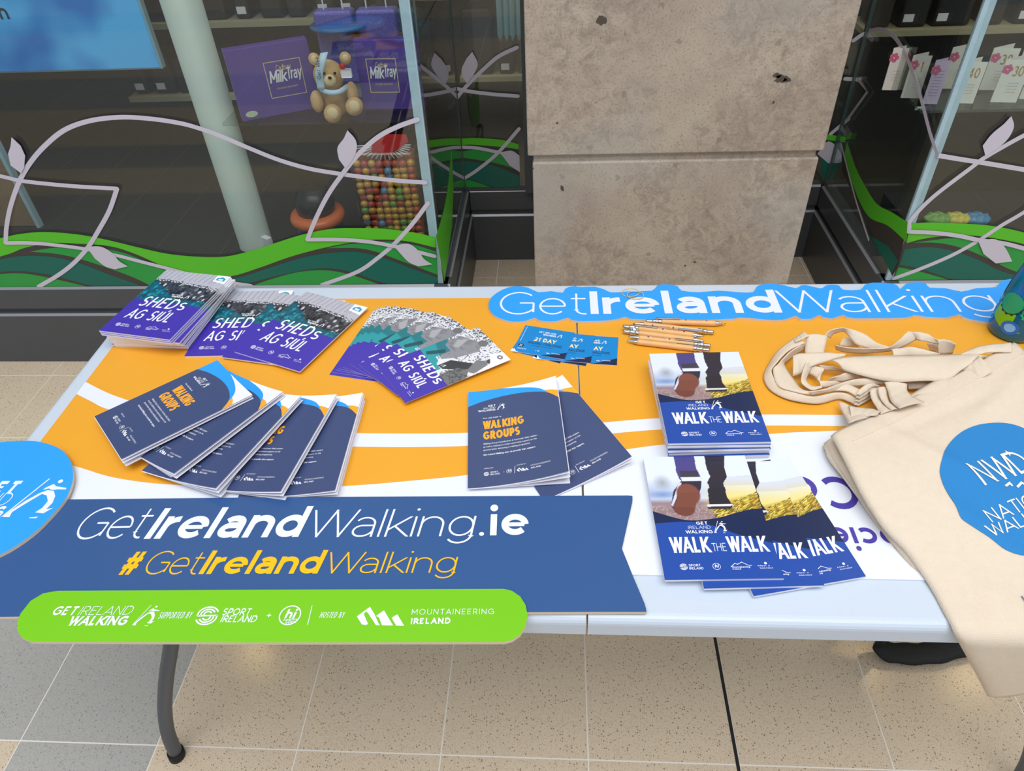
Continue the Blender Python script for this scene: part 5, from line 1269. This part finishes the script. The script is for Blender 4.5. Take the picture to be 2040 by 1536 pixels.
bm = bmesh.new(); tube(bm, catmull([(0, 0, .200), (0, 0, .225), (.012, 0, .240), (.032, 0, .244)], 6), .007, 12); from_bm('spout', bm, mat('spout_blue', (60, 150, 220), .3), bot, True)
def on_bottle(z, ang, off=.0006):
    r = np.interp(z, [p[1] for p in prof], [p[0] for p in prof]) + off; return Vector((r * math.cos(ang), r * math.sin(ang), z))
def bshape(name, pts, m_, off):
    bm = bmesh.new(); vs = [bm.verts.new((a_, z_, 0)) for a_, z_ in pts]; bm.faces.new(vs)
    for c_ in np.arange(0, .16, .006): bmesh.ops.bisect_plane(bm, geom=bm.verts[:] + bm.edges[:] + bm.faces[:], plane_co=(0, c_, 0), plane_no=(0, 1, 0))
    for c_ in np.arange(-4, 4, .15): bmesh.ops.bisect_plane(bm, geom=bm.verts[:] + bm.edges[:] + bm.faces[:], plane_co=(c_, 0, 0), plane_no=(1, 0, 0))
    for v in bm.verts: v.co = on_bottle(v.co.y, v.co.x, off)
    return from_bm(name, bm, m_, bot, True)
lime = mat('bottle_print_lime', (120, 190, 20), .4); bgreen = mat('bottle_print_green', (30, 160, 110), .4); bnavy = mat('bottle_print_navy', (16, 40, 60), .4); blb = mat('bottle_print_blue', (30, 110, 210), .4); bl2 = mat('bottle_print_pale', (130, 190, 250), .4)
A0 = math.pi * 1.13
def cog(cx, cz, r, teeth, k=0.85): return [(cx + (r if i % 2 else r * k) / .035 * math.cos(2 * math.pi * i / (teeth * 2)), cz + (r if i % 2 else r * k) * math.sin(2 * math.pi * i / (teeth * 2))) for i in range(teeth * 2)]
bshape('printed_blob', [(A0 - .6, .035), (A0, .025), (A0 + .7, .022), (A0 + 1.3, .03), (A0 + 1.4, .075), (A0 + .8, .080), (A0 + .3, .062), (A0 - .5, .075)], lime, .0004)
bshape('printed_cog', cog(A0 + .02, .070, .021, 14), bnavy, .0006); bshape('printed_cog', cog(A0 + .02, .072, .0185, 16, .98), bgreen, .0008)
bshape('printed_wheel', cog(A0 + .42, .030, .013, 16, 1), blb, .0010); bshape('printed_wheel', cog(A0 + .42, .030, .008, 12, 1), bl2, .0012)
bshape('printed_cog', cog(A0 + 1.0, .062, .016, 12), bgreen, .0008)

# ------------------------------------------------------------ black strap on the floor
s0, s1, s2, s3, s4 = atZ(1752, 1250, .10), atZ(1754, 1272, .05), atZ(1768, 1298, .018), atZ(1850, 1301, .018), atZ(1940, 1280, .018)
bm = bmesh.new()
P = catmull([s0, s1, s2, s3, s4, atZ(2050, 1260, .02)], 8)
rows = []
for i, p in enumerate(P):
    d = (P[min(i + 1, len(P) - 1)] - P[max(i - 1, 0)]).normalized(); sd = d.cross(Vector((0, 0, 1))).normalized(); f = min(1, i / 14)
    w_ = .018 + .008 * f; up = d.cross(sd).normalized(); wob = 1 + .06 * math.sin(i * 1.3)
    rows.append([bm.verts.new(p + sd * math.cos(q) * w_ * wob + up * math.sin(q) * .010) for q in [2 * math.pi * k / 14 for k in range(14)]])
for a_, b_2 in zip(rows, rows[1:]):
    for k in range(14): bm.faces.new((a_[k], a_[(k + 1) % 14], b_2[(k + 1) % 14], b_2[k])).smooth = True
bm.faces.new(rows[0]); bm.faces.new(rows[-1]); bmesh.ops.recalc_face_normals(bm, faces=bm.faces)
tag(from_bm('padded_strap', bm, mat('black_nylon', (5, 6, 11), .6, bump=.6, bscale=90)), 'black padded fabric strap lying on floor below table front', 'strap')

# ------------------------------------------------------------ shop interior
def shell(name, *b, m):
    bm = bmesh.new(); bx(bm, *b); return tag(from_bm(name, bm, m), kind='structure')
dark = mat('shop_dark_wall', (26, 24, 23), .8); deckm = mat('display_deck', (40, 37, 31), .6, noise=.15, nscale=6); cream = mat('shop_cream', (170, 160, 130), .6)
shell('wall_back', -4.6, 4.6, 4.3, 4.4, 0, 3.2, m=dark); shell('wall_left', -4.6, -4.5, 1.95, 4.4, 0, 3.2, m=dark); shell('wall_right', 4.5, 4.6, 1.95, 4.4, 0, 3.2, m=dark)
shell('ceiling', -4.6, 4.6, 1.95, 4.4, 3.2, 3.3, m=dark)
DK_ = .285
bm = bmesh.new(); bx(bm, -4.4, -.362, 1.92, 4.3, 0, DK_); bx(bm, -.362, 1.015, 2.60, 4.3, 0, DK_); bx(bm, 1.016, 4.4, 1.92, 4.3, 0, DK_)
tag(from_bm('trim_1', bm, deckm), kind='structure')
# column
cb = atZ(475, 500, DK_)
bm = bmesh.new(); lathe(bm, [(.058, 0), (.058, .002), (.0565, .004), (.0565, 2.9)], 40)
o = from_bm('column', bm, mat('column_paint', (196, 206, 200), .45), None, True); o.location = (cb.x + .050, cb.y + .045, DK_); tag(o, 'pale grey-green round column standing inside the left shop window', 'column')
# blue poster panel
YP = 2.62; p1, p2, p3, p4 = atY(282, 0, YP), atY(325, 138, YP), atY(0, 152, YP), atY(0, 0, YP)
xr, zb = p2.x, p2.z
root = thing('blue_display_screen', (xr - .6, YP, zb), 'large blue display screen hanging inside shop at upper left', 'screen')
bm = bmesh.new(); bx(bm, -.9, .6, 0, .03, 0, 1.1, 0, .004); from_bm('casing', bm, mat('screen_rim', (150, 190, 205), .4), root)
mb = bpy.data.materials.new('screen_blue'); mb.use_nodes = True; nt = mb.node_tree; b_ = nt.nodes['Principled BSDF']
tc = nt.nodes.new('ShaderNodeTexCoord'); nz = nt.nodes.new('ShaderNodeTexNoise'); nz.inputs['Scale'].default_value = 3.2; nt.links.new(tc.outputs['Object'], nz.inputs['Vector'])
rp = nt.nodes.new('ShaderNodeValToRGB'); rp.color_ramp.elements[0].position = .42; rp.color_ramp.elements[0].color = lin((8, 96, 170)); rp.color_ramp.elements[1].position = .6; rp.color_ramp.elements[1].color = lin((64, 150, 205))
nt.links.new(nz.outputs['Fac'], rp.inputs[0]); nt.links.new(rp.outputs[0], b_.inputs['Base Color']); nt.links.new(rp.outputs[0], b_.inputs['Emission Color']); b_.inputs['Emission Strength'].default_value = .45; b_.inputs['Roughness'].default_value = .25
bm = bmesh.new(); bx(bm, -.89, .592, -.004, 0, .008, 1.09); from_bm('screen_face', bm, mb, root)
a = Art(); a.text('m', 0, 0, .05, mat('screen_text', (14, 40, 70), .5), w=.18, layer=1)
q = atY(21, 38, YP - .005); bm = a.bm(lift=.0006); mxx = max(v.co.x for v in bm.verts)
for v in bm.verts: v.co = Vector((v.co.x - mxx + q.x - root.location.x, -.005 - v.co.z, v.co.y + q.z - root.location.z))
from_bm('screen_text', bm, a.mats, root)

def standing(name, A, B, ht, th, m, label, cat, group=None, bev=.002):
    """upright box whose front bottom edge runs from A to B (world points on its shelf)"""
    A = Vector(A); B = Vector(B); w = (B - A).length; root = thing(name, A, label, cat, group, math.atan2(B.y - A.y, B.x - A.x))
    bm = bmesh.new(); bx(bm, 0, w, 0, th, 0, ht, 0, bev); from_bm('carton', bm, m, root); return root, w
def face_art(root, art, name='printed_label', y=-.0004):
    bm = art.bm(lift=.0003)
    for v in bm.verts: v.co = Vector((v.co.x, y - v.co.z, v.co.y))
    return from_bm(name, bm, art.mats, root)
ZS = .755
sa, sb = atZ(455, 246, ZS), atZ(845, 234, ZS)
bm = bmesh.new(); bx(bm, sa.x - .02, -.375, sa.y, sa.y + .42, ZS - .008, ZS)
sh = thing('glass_shelf', (sa.x + .3, sa.y, ZS), 'glass shelf holding purple chocolate boxes and teddy bear in left window', 'shelf')
o = from_bm('shelf_plate', bm, mat_glass('shelf_glass', (.86, .93, .90), 1.0)); kk = [o]
for x_ in (sa.x + .01, -.40):
    bm = bmesh.new(); bx(bm, x_ - .012, x_ + .012, sa.y + .36, sa.y + .42, ZS - .02, ZS - .008, 0, .002); kk.append(from_bm('shelf_clamp', bm, chrome))
settle(sh, kk)
choc = mat('box_purple', (84, 58, 150), .35, noise=.25, nscale=5); gold = mat('box_gold_line', (214, 190, 140), .4); bwh = mat('box_white_script', (236, 232, 240), .4)
def label_art(w, h, x0, x1, z0, z1):
    a = Art(); a.line([(x0, z0), (x1, z0), (x1, z1), (x0, z1)], .0022, gold, 1, True); c = (x0 + x1) / 2; W_ = x1 - x0
    a.text('Cadbury', c, z0 + (z1 - z0) * .74, .016, gold, .12, .8, .06, .2, fit=W_ * .42, align='c'); a.text('Milk', x0 + W_ * .06, z0 + (z1 - z0) * .42, .034, bwh, .13, .6, .04, .15, fit=W_ * .46); a.text('Tray', x0 + W_ * .54, z0 + (z1 - z0) * .46, .034, bwh, .13, .6, .04, .15, fit=W_ * .42)
    a.text('chocolate assortment', c, z0 + (z1 - z0) * .22, .007, gold, .12, fit=W_ * .6, align='c'); return a
A1, B1 = atZ(484, 243, ZS), atZ(640, 214, ZS); htop = atY(451, 102, A1.y).z - ZS
r1, w_ = standing('chocolate_box', A1, B1, htop, .035, choc, 'large purple chocolate box standing left of teddy bear on glass shelf', 'chocolate box', 'purple chocolate boxes')
face_art(r1, label_art(w_, htop, w_ * .42, w_ * .86, htop * .26, htop * .76))
a = Art(); a.circle(w_ * .13, htop * .09, .018, mat('box_badge', (190, 205, 180), .5), 1, ry=.009); face_art(r1, a, 'badge')
A2, B2 = atZ(712, 243, ZS), atZ(842, 232, ZS); h2 = atY(722, 100, A2.y).z - ZS
A2.y += .10; B2.y += .06
r2, w_ = standing('chocolate_box', A2, B2, h2, .035, choc, 'purple chocolate box standing right of teddy bear behind window edge', 'chocolate box', 'purple chocolate boxes')
face_art(r2, label_art(w_, h2, w_ * .16, w_ * .62, h2 * .26, h2 * .74))
lil = mat('bag_sequin_violet', (116, 104, 190), .35, .2, noise=.5, nscale=120)
for k, (pxa, pxb, lab) in enumerate([(640, 715, 'shiny violet gift bag behind teddy bear'), (722, 800, 'pale violet gift bag behind the right chocolate box')]):
    Aq = atZ(pxa, 205, ZS); Bq = atZ(pxb, 203, ZS); Aq.y = Bq.y = 2.42; Aq.x = atY(pxa, 120, 2.42).x; Bq.x = atY(pxb, 120, 2.42).x
    rg, wg_ = standing('gift_bag', Aq, Bq, .22, .06, lil, lab, 'gift bag', 'gift bags in the left window', .01)
    bm = bmesh.new(); tube(bm, catmull([(wg_ * .25, .03, .215), (wg_ * .3, .03, .26), (wg_ * .7, .03, .26), (wg_ * .75, .03, .215)], 6), .0025, 8); from_bm('handle', bm, bwh, rg)
c_ = atY(678, 52, 2.45); bm = bmesh.new(); lathe(bm, [(.001, 0), (.075, .004), (.095, .012), (.095, .018), (.07, .022), (.001, .024)], 36)
for v in bm.verts: v.co.z = v.co.z
o = from_bm('round_tin_lid', bm, mat('lid_blue', (60, 96, 150), .35), None, True); o.location = (c_.x, 2.45, c_.z - .01); tag(o, 'round blue lid lying above the violet gift bags', 'lid')
# teddy
fur = mat('teddy_fur', (214, 172, 122), .95, noise=.2, nscale=80, bump=1.0, bscale=260); fur2 = mat('teddy_muzzle', (232, 204, 164), .95, bump=.8, bscale=260); blk = mat('bead_black', (12, 10, 10), .15); rib = mat('ribbon_pale_blue', (196, 220, 240), .5); red = mat('red_plastic', (200, 32, 36), .35)
YT = 2.14; ct = atY(668, 235, YT); S_ = (atY(640, 150, YT) - atY(680, 150, YT)).length / 40
ted = thing('teddy_bear', (ct.x, YT, ZS), 'golden brown teddy bear with pale blue ribbon sitting on glass shelf', 'teddy bear')
def tp(px, py, dy=0): p = atY(px, py, YT + dy); return (p.x - ct.x, dy, p.z - ZS)
bm = bmesh.new(); ellipsoid(bm, tp(668, 200, .02), (.038, .034, .048), None, 24); ellipsoid(bm, tp(655, 150), (.045, .040, .043), None, 24)
from_bm('body', bm, fur, ted, True)
for px, py in ((628, 122), (626, 150)): pass
for nm, L_ in (('ear', [((626, 118), 0, (.017, .009, .018)), ((688, 116), 0, (.017, .009, .018))]), ('arm', [((632, 202), -.02, (.019, .022, .032)), ((702, 186), -.005, (.017, .020, .034))]), ('leg', [((663, 226), -.045, (.026, .034, .026)), ((706, 212), -.04, (.026, .034, .025))])):
    for (pc, dy, r_) in L_:
        bm = bmesh.new(); ellipsoid(bm, tp(*pc, dy), r_, None, 18); e = from_bm(nm, bm, fur, ted, True)
        if nm == 'leg': bm = bmesh.new(); c3 = tp(*pc, dy - .028); ellipsoid(bm, c3, (.018, .008, .018), None, 14); from_bm('paw_pad', bm, fur2, e, True)
        if nm == 'ear': bm = bmesh.new(); c3 = tp(*pc, dy - .006); ellipsoid(bm, c3, (.010, .005, .011), None, 14); from_bm('inner_ear', bm, fur2, e, True)
bm = bmesh.new(); ellipsoid(bm, tp(657, 160, -.038), (.020, .014, .016), None, 16); mz = from_bm('muzzle', bm, fur2, ted, True)
bm = bmesh.new(); ellipsoid(bm, tp(657, 155, -.052), (.006, .004, .004), None, 10); from_bm('nose', bm, blk, mz, True)
for px in (646, 667): bm = bmesh.new(); ellipsoid(bm, tp(px, 146, -.038), (.0042, .004, .0042), None, 10); from_bm('eye', bm, blk, ted, True)
bm = bmesh.new()
P = [Vector(tp(640 + 0, 178, -.02)), Vector(tp(655, 184, -.048)), Vector(tp(675, 183, -.045)), Vector(tp(692, 172, -.01))]
tube(bm, catmull(P, 6), .0075, 8); from_bm('neck_ribbon', bm, rib, ted, True)
bm = bmesh.new(); Q = [Vector(tp(646, 106, -.03)), Vector(tp(641, 125, -.046)), Vector(tp(636, 150, -.050)), Vector(tp(640, 178, -.045))]
L = catmull(Q, 6); vs = [(bm.verts.new(p + Vector((-.011, 0, 0))), bm.verts.new(p + Vector((.011, .002, .002)))) for p in L]
for s_, e_ in zip(vs, vs[1:]): bm.faces.new((s_[0], s_[1], e_[1], e_[0]))
sh_ = from_bm('sash', bm, rib, ted, True); sm = sh_.modifiers.new('t', 'SOLIDIFY'); sm.thickness = .0015
a = Art(); a.text('Get Well', 0, 0, .012, DNAVY, .14, fit=.06, layer=1, rot=math.pi * .46); bm = a.bm(lift=.0003); c3 = tp(640, 158, -.054)
for v in bm.verts: v.co = Vector((v.co.x + c3[0], c3[1] - .001, v.co.y + c3[2]))
from_bm('sash_lettering', bm, a.mats, sh_)
bm = bmesh.new(); ellipsoid(bm, tp(682, 132, -.045), (.009, .006, .009), None, 12); from_bm('rose', bm, red, ted, True)
bm = bmesh.new(); c3 = tp(690, 146, -.046); bx(bm, c3[0] - .016, c3[0] + .016, c3[1], c3[1] + .001, c3[2] - .012, c3[2] + .012, 0, .004); from_bm('gift_tag', bm, bwh, ted)
# lollipop bag
YL = 2.09; la, lb = atY(722, 440, YL), atY(838, 440, YL); lt_ = atY(722, 312, YL)
lol = thing('sweet_bag', ((la.x + lb.x) / 2, YL, DK_), 'tall clear bag of gold and red wrapped sweets with red top by window corner', 'sweet bag')
w_ = lb.x - la.x; hgt = lt_.z - DK_
bm = bmesh.new(); bx(bm, -w_ / 2 - .008, w_ / 2 + .008, -.006, .075, 0, hgt + .012, 0, .012); from_bm('clear_wrapper', bm, mat_glass('clear_film', (.97, .95, .93), 2.0), lol)
foils = [mat('foil_gold', (236, 180, 80), .35, .2, noise=.3, nscale=200), mat('foil_red', (206, 90, 70), .35, .2, noise=.3, nscale=200), mat('foil_green', (130, 180, 80), .35, .2, noise=.3, nscale=200), mat('foil_blue', (100, 150, 200), .35, .2, noise=.3, nscale=200)]
cm = []
for f_ in foils:
    bm = bmesh.new(); ellipsoid(bm, (0, 0, 0), (.0128, .0118, .0120), None, 14); me = bpy.data.meshes.new('wrapped_sweet'); bm.to_mesh(me); bm.free(); me.materials.append(f_); cm.append(me)
rnd = random.Random(4); nr = int((hgt - .02) / .0225); nc = 8
for j in range(nr):
    for i in range(nc):
        o = bpy.data.objects.new('wrapped_sweet', cm[rnd.choices((0, 1, 2, 3), (9, 4, 1.6, .8))[0]]); link(o, lol)
        o.location = (-w_ / 2 + .012 + i * (w_ - .024) / (nc - 1) + rnd.uniform(-.001, .001), .016 + rnd.uniform(-.003, .006), .014 + j * .0225 + rnd.uniform(-.0015, .0015))
bm = bmesh.new(); bx(bm, -w_ / 2, w_ / 2, .03, .07, .004, hgt, 0, .01); from_bm('sweet_filling', bm, mat('foil_mix', (170, 104, 60), .4, .4, noise=.6, nscale=90), lol)
bm = bmesh.new()
for k in range(19):
    an = R(200 + k * 140 / 18); an2 = R(180 + k * 10); tube(bm, [(.01 + .02 * math.cos(an2), .02, hgt + .028 + .008 * math.sin(an2)), (.01 + .085 * math.cos(an2), .008, hgt + .030 + .045 * math.sin(an2))], .0017, 6)
from_bm('lollipop_sticks', bm, bwh, lol)
bm = bmesh.new(); prism(bm, [(-.03, .0), (.02, -.012), (.09, .03), (.085, .052), (.0, .055), (-.02, .035)], 0, .004, 0, T=lambda v: Vector((v.x, .012 - v.z, v.y + hgt + .010))); bmesh.ops.recalc_face_normals(bm, faces=bm.faces); from_bm('header_card', bm, red, lol)
# tub
ct2 = atY(632, 425, 2.2)
tub = thing('lidded_tub', (ct2.x, 2.2, DK_), 'round tub with orange rim, blue base and dark cap behind left window glass', 'tub')
zz = ct2.z - DK_
bm = bmesh.new(); lathe(bm, [(.068, 0), (.078, .02), (.080, zz - .03), (.07, zz - .02)], 36); from_bm('base', bm, mat('tub_blue', (34, 52, 120), .4), tub, True)
bm = bmesh.new(); lathe(bm, [(.078, zz - .03), (.090, zz - .022), (.094, zz - .008), (.088, zz + .006), (.07, zz + .010)], 36); from_bm('rim', bm, mat('tub_orange', (226, 112, 60), .3), tub, True)
bm = bmesh.new(); lathe(bm, [(.060, zz), (.066, zz + .03), (.068, zz + .05), (.052, zz + .085), (.030, zz + .095)], 36); from_bm('cap', bm, mat('tub_black', (26, 26, 30), .35), tub, True)
# small pack, plush, tan box
q = atY(527, 500, 2.16); r_, w_ = standing('white_carton', (q.x, 2.16, DK_), (q.x + .03, 2.14, DK_), .05, .02, bwh, 'small white carton standing at foot of column', 'carton')
c_ = atY(826, 60, 2.5); bm = bmesh.new()
for k in range(14): ellipsoid(bm, (random.uniform(-.055, .055), random.uniform(-.03, .03), random.uniform(-.04, .04)), (.035, .03, .03), None, 12)
o = from_bm('plush_toy', bm, mat('plush_teal', (70, 100, 112), .95, noise=.5, nscale=60, bump=1, bscale=120), None, True); o.location = (c_.x, 2.5, c_.z); tag(o, 'fuzzy grey-teal plush toy at top beside the window corner', 'plush toy')
q = atY(40, 380, 2.35); bm = bmesh.new(); bx(bm, -.9, 0, 0, .03, 0, .50, 0, .004)
tb = thing('wooden_plinth', (q.x, 2.35, DK_), 'tan wooden display plinth with pale corner edge at far left of window', 'plinth'); from_bm('cabinet', bm, mat('tan_wood', (140, 112, 84), .6, noise=.15, nscale=20), tb)
bm = bmesh.new(); bx(bm, 0, .014, -.012, .012, 0, .50); from_bm('corner_edge', bm, edge, tb)
# display racks further inside
def rack(name, x0, x1, y, z0, z1, rows, label, seed):
    root = thing(name, ((x0 + x1) / 2, y, DK_), label, 'display rack'); rd = random.Random(seed); w_ = x1 - x0
    bm = bmesh.new(); bx(bm, -w_ / 2, w_ / 2, .10, .13, 0, z1 - DK_); from_bm('back_panel', bm, mat('rack_dark', (34, 32, 32), .6), root)
    for r in range(rows):
        z = z0 - DK_ + (z1 - z0) * r / rows
        bm = bmesh.new(); bx(bm, -w_ / 2, w_ / 2, -.10, .10, z, z + .02); from_bm('shelf', bm, cream, root)
        x = -w_ / 2 + .02; 
        while x < w_ / 2 - .08:
            ww = rd.uniform(.05, .13); hh = rd.uniform(.08, (z1 - z0) / rows - .05); c = rd.choice([(24, 24, 28), (36, 34, 40), (52, 40, 34), (20, 22, 34)])
            bm = bmesh.new(); bx(bm, x, x + ww, -.07, .05, z + .02, z + .02 + hh, 0, .012); bg_ = from_bm('stocked_item', bm, mat('stock_%d' % sum(c), c, .4), root)
            if rd.random() < .5: bm = bmesh.new(); bx(bm, x + .01, x + .045, -.074, -.071, z + .04, z + .065); from_bm('price_tag', bm, bwh, bg_)
            x += ww + rd.uniform(.01, .05)
    return root
rack('display_rack', -1.75, -.55, 3.0, .55, 1.9, 5, 'dark display rack of stock deep behind the left window', 1)
rack('display_rack', -.42, .55, 3.3, .5, 1.8, 4, 'dark display rack seen behind the narrow recess window', 2)
rack('display_rack', 1.10, 2.30, 2.9, .75, 1.9, 4, 'dark display rack of stock behind the greeting cards', 3)
bm = bmesh.new(); c_ = atY(1010, 30, 2.72)
for k in range(4): tube(bm, [(k * .022, .004 * (k % 2), .55), (k * .022 + .002, .004 * (k % 2), 0.01), (k * .022, 0, -.012)], [.010, .012, .002], 10)
o = from_bm('folded_umbrella', bm, mat('pale_teal_cloth', (150, 190, 200), .6)); o.location = (atY(996, 60, 2.72).x, 2.72, atY(1010, 75, 2.72).z); tag(o, 'pale teal folded cloths hanging at top behind recess window', 'hanging cloth')
# greeting cards
za_ = atY(1900, 217, 2.06)
ZC = .752; ys = atZ(1900, 219, ZC).y
sh = thing('glass_shelf', (1.5, ys, ZC), 'glass shelf holding white greeting cards in the right window', 'shelf')
bm = bmesh.new(); bx(bm, 1.03, 2.6, ys, ys + .34, ZC - .008, ZC); o = from_bm('shelf_plate', bm, mat_glass('shelf_glass')); kk = [o]

bm = bmesh.new(); tube(bm, [(1.03, ys + .05, ZC - .012), (1.07, ys + .05, ZC - .012)], .006, 12); kk.append(from_bm('shelf_bracket', bm, chrome)); settle(sh, kk)
cardm = mat('card_white', (236, 232, 226), .5); cardl = mat('card_lilac', (216, 196, 228), .5); goldt = mat('card_gold_digits', (196, 160, 90), .35, .4); pinkt = mat('card_pink', (220, 110, 150), .5); greyt = mat('card_grey_text', (150, 150, 165), .5)
cards = [(1768, 192, 27, 82, '', 0, .12, 'half hidden leftmost greeting card with pink flower'), (1812, 196, 33, 84, '1', 0, .05, 'white greeting card with gold numeral 1 and pink flower'), (1853, 203, 27, 86, 'T', 1, .0, 'lilac greeting card covered in small writing'),
         (1890, 190, 42, 80, '', 0, .12, 'blank-topped white greeting card half behind another beside the lilac one'), (1914, 203, 45, 82, '40', 0, .0, 'white greeting card with gold number 40'), (1972, 188, 46, 82, '30', 0, .10, 'white greeting card with gold 30 standing at the back'),
         (1998, 204, 46, 84, '30', 0, .0, 'white greeting card with gold 30 standing in front'), (2030, 190, 46, 92, '18', 0, .14, 'gold-numbered 18 greeting card, tallest at the right end of the shelf'), (2060, 186, 46, 60, '', 0, .02, 'greeting card cut off by the right picture edge')]
for px, py, wpx, hpx, s, kind, dy, lab in cards:
    y = ys + .05 + dy; c = atY(px, py, y); k_ = (atY(px + 10, py, y) - atY(px, py, y)).length / 10; ww = wpx * k_ * 1.05
    hh = min(.165, (atY(px, py - hpx, y).z - c.z))
    root = thing('greeting_card', (c.x, y, ZC), lab, 'greeting card', 'greeting cards in the right window', R(-8))
    mt = cardl if kind else cardm
    for sgn, nm in ((1, 'front'), (-1, 'back')):
        bm = bmesh.new(); hinge = 0
        if sgn == 1: vs = [(-ww / 2, 0), (ww / 2, 0)]
        bx(bm, -ww / 2, ww / 2, 0, .0008, 0, hh)
        for v in bm.verts: v.co.y += (.0 if sgn == 1 else .002) + (0 if sgn == 1 else (ww / 2 - v.co.x) * .0 + (v.co.x + ww / 2) * .7)
        from_bm(nm + '_cover', bm, mt, root)
    a = Art()
    if s and s != 'T': a.text(s, ww * .12, hh * .62, hh * .24, goldt, .12, .7, .1, fit=ww * (.42 if len(s) > 1 else .1), align='c', layer=1); 
    if s == 'T':
        for q in range(9): a.text('with much love and joy', -ww * .3, hh * (.75 - .07 * q), hh * .03, greyt, .14, fit=ww * .6, layer=1)
    else:
        for q in range(4): a.text('on your day', -ww * .1, hh * (.45 - .07 * q), hh * .025, greyt, .12, fit=ww * .4, layer=1)
    for q in range(5): a.circle(-ww * .32 + .008 * math.cos(q * 1.25), hh * .78 + .008 * math.sin(q * 1.25), .006, pinkt, 1, n=10)
    face_art(root, a, 'printed_design')
# packets on the deck, right
for k, (px, c, lab) in enumerate([(1868, (120, 170, 90), 'crinkled green snack packet on the window deck'), (1905, (216, 196, 90), 'crinkled yellow snack packet on the window deck'), (1945, (70, 140, 190), 'crinkled blue snack packet on the window deck')]):
    c_ = atY(px, 436, 2.08); bm = bmesh.new(); ellipsoid(bm, (0, 0, 0), (.042, .03, .017), None, 24)
    for v in bm.verts: v.co += Vector((0, 0, .003 * math.sin(v.co.x * 260) + .002 * math.sin(v.co.y * 340)))
    z_ = c_.z - DK_
    o = from_bm('snack_packet', bm, mat('packet_%d' % k, c, .3, noise=.6, nscale=60), None, True); o.location = (c_.x, 2.08, c_.z); tag(o, lab, 'packet', 'snack packets in the right window')
bm = bmesh.new(); c_ = atY(1905, 436, 2.08); bx(bm, c_.x - .14, c_.x + .5, 2.03, 2.3, DK_, c_.z - .017); o = from_bm('display_riser', bm, mat('riser_dark', (40, 40, 44), .5)); tag(o, 'low dark riser under the snack packets in right window', 'riser')
# shop downlights
for k, (x, y, lab) in enumerate([(-2.138, 2.528, 'warm ceiling downlight above left shop window'), (2.05, 2.527, 'warm ceiling downlight above right shop window'), (2.754, 2.468, 'warm ceiling downlight furthest right in the shop')]):
    root = thing('downlight', (x, y, 3.17), lab, 'ceiling light', 'shop downlights')
    bm = bmesh.new(); lathe(bm, [(.05, 0), (.06, .0), (.06, .03), (.05, .03)], 24); from_bm('trim_ring', bm, bwh, root)
    bm = bmesh.new(); lathe(bm, [(.046, -.004), (.048, -.001)], 24); from_bm('lamp_face', bm, mat('lamp_warm', (255, 214, 150), .5, emit=190), root)
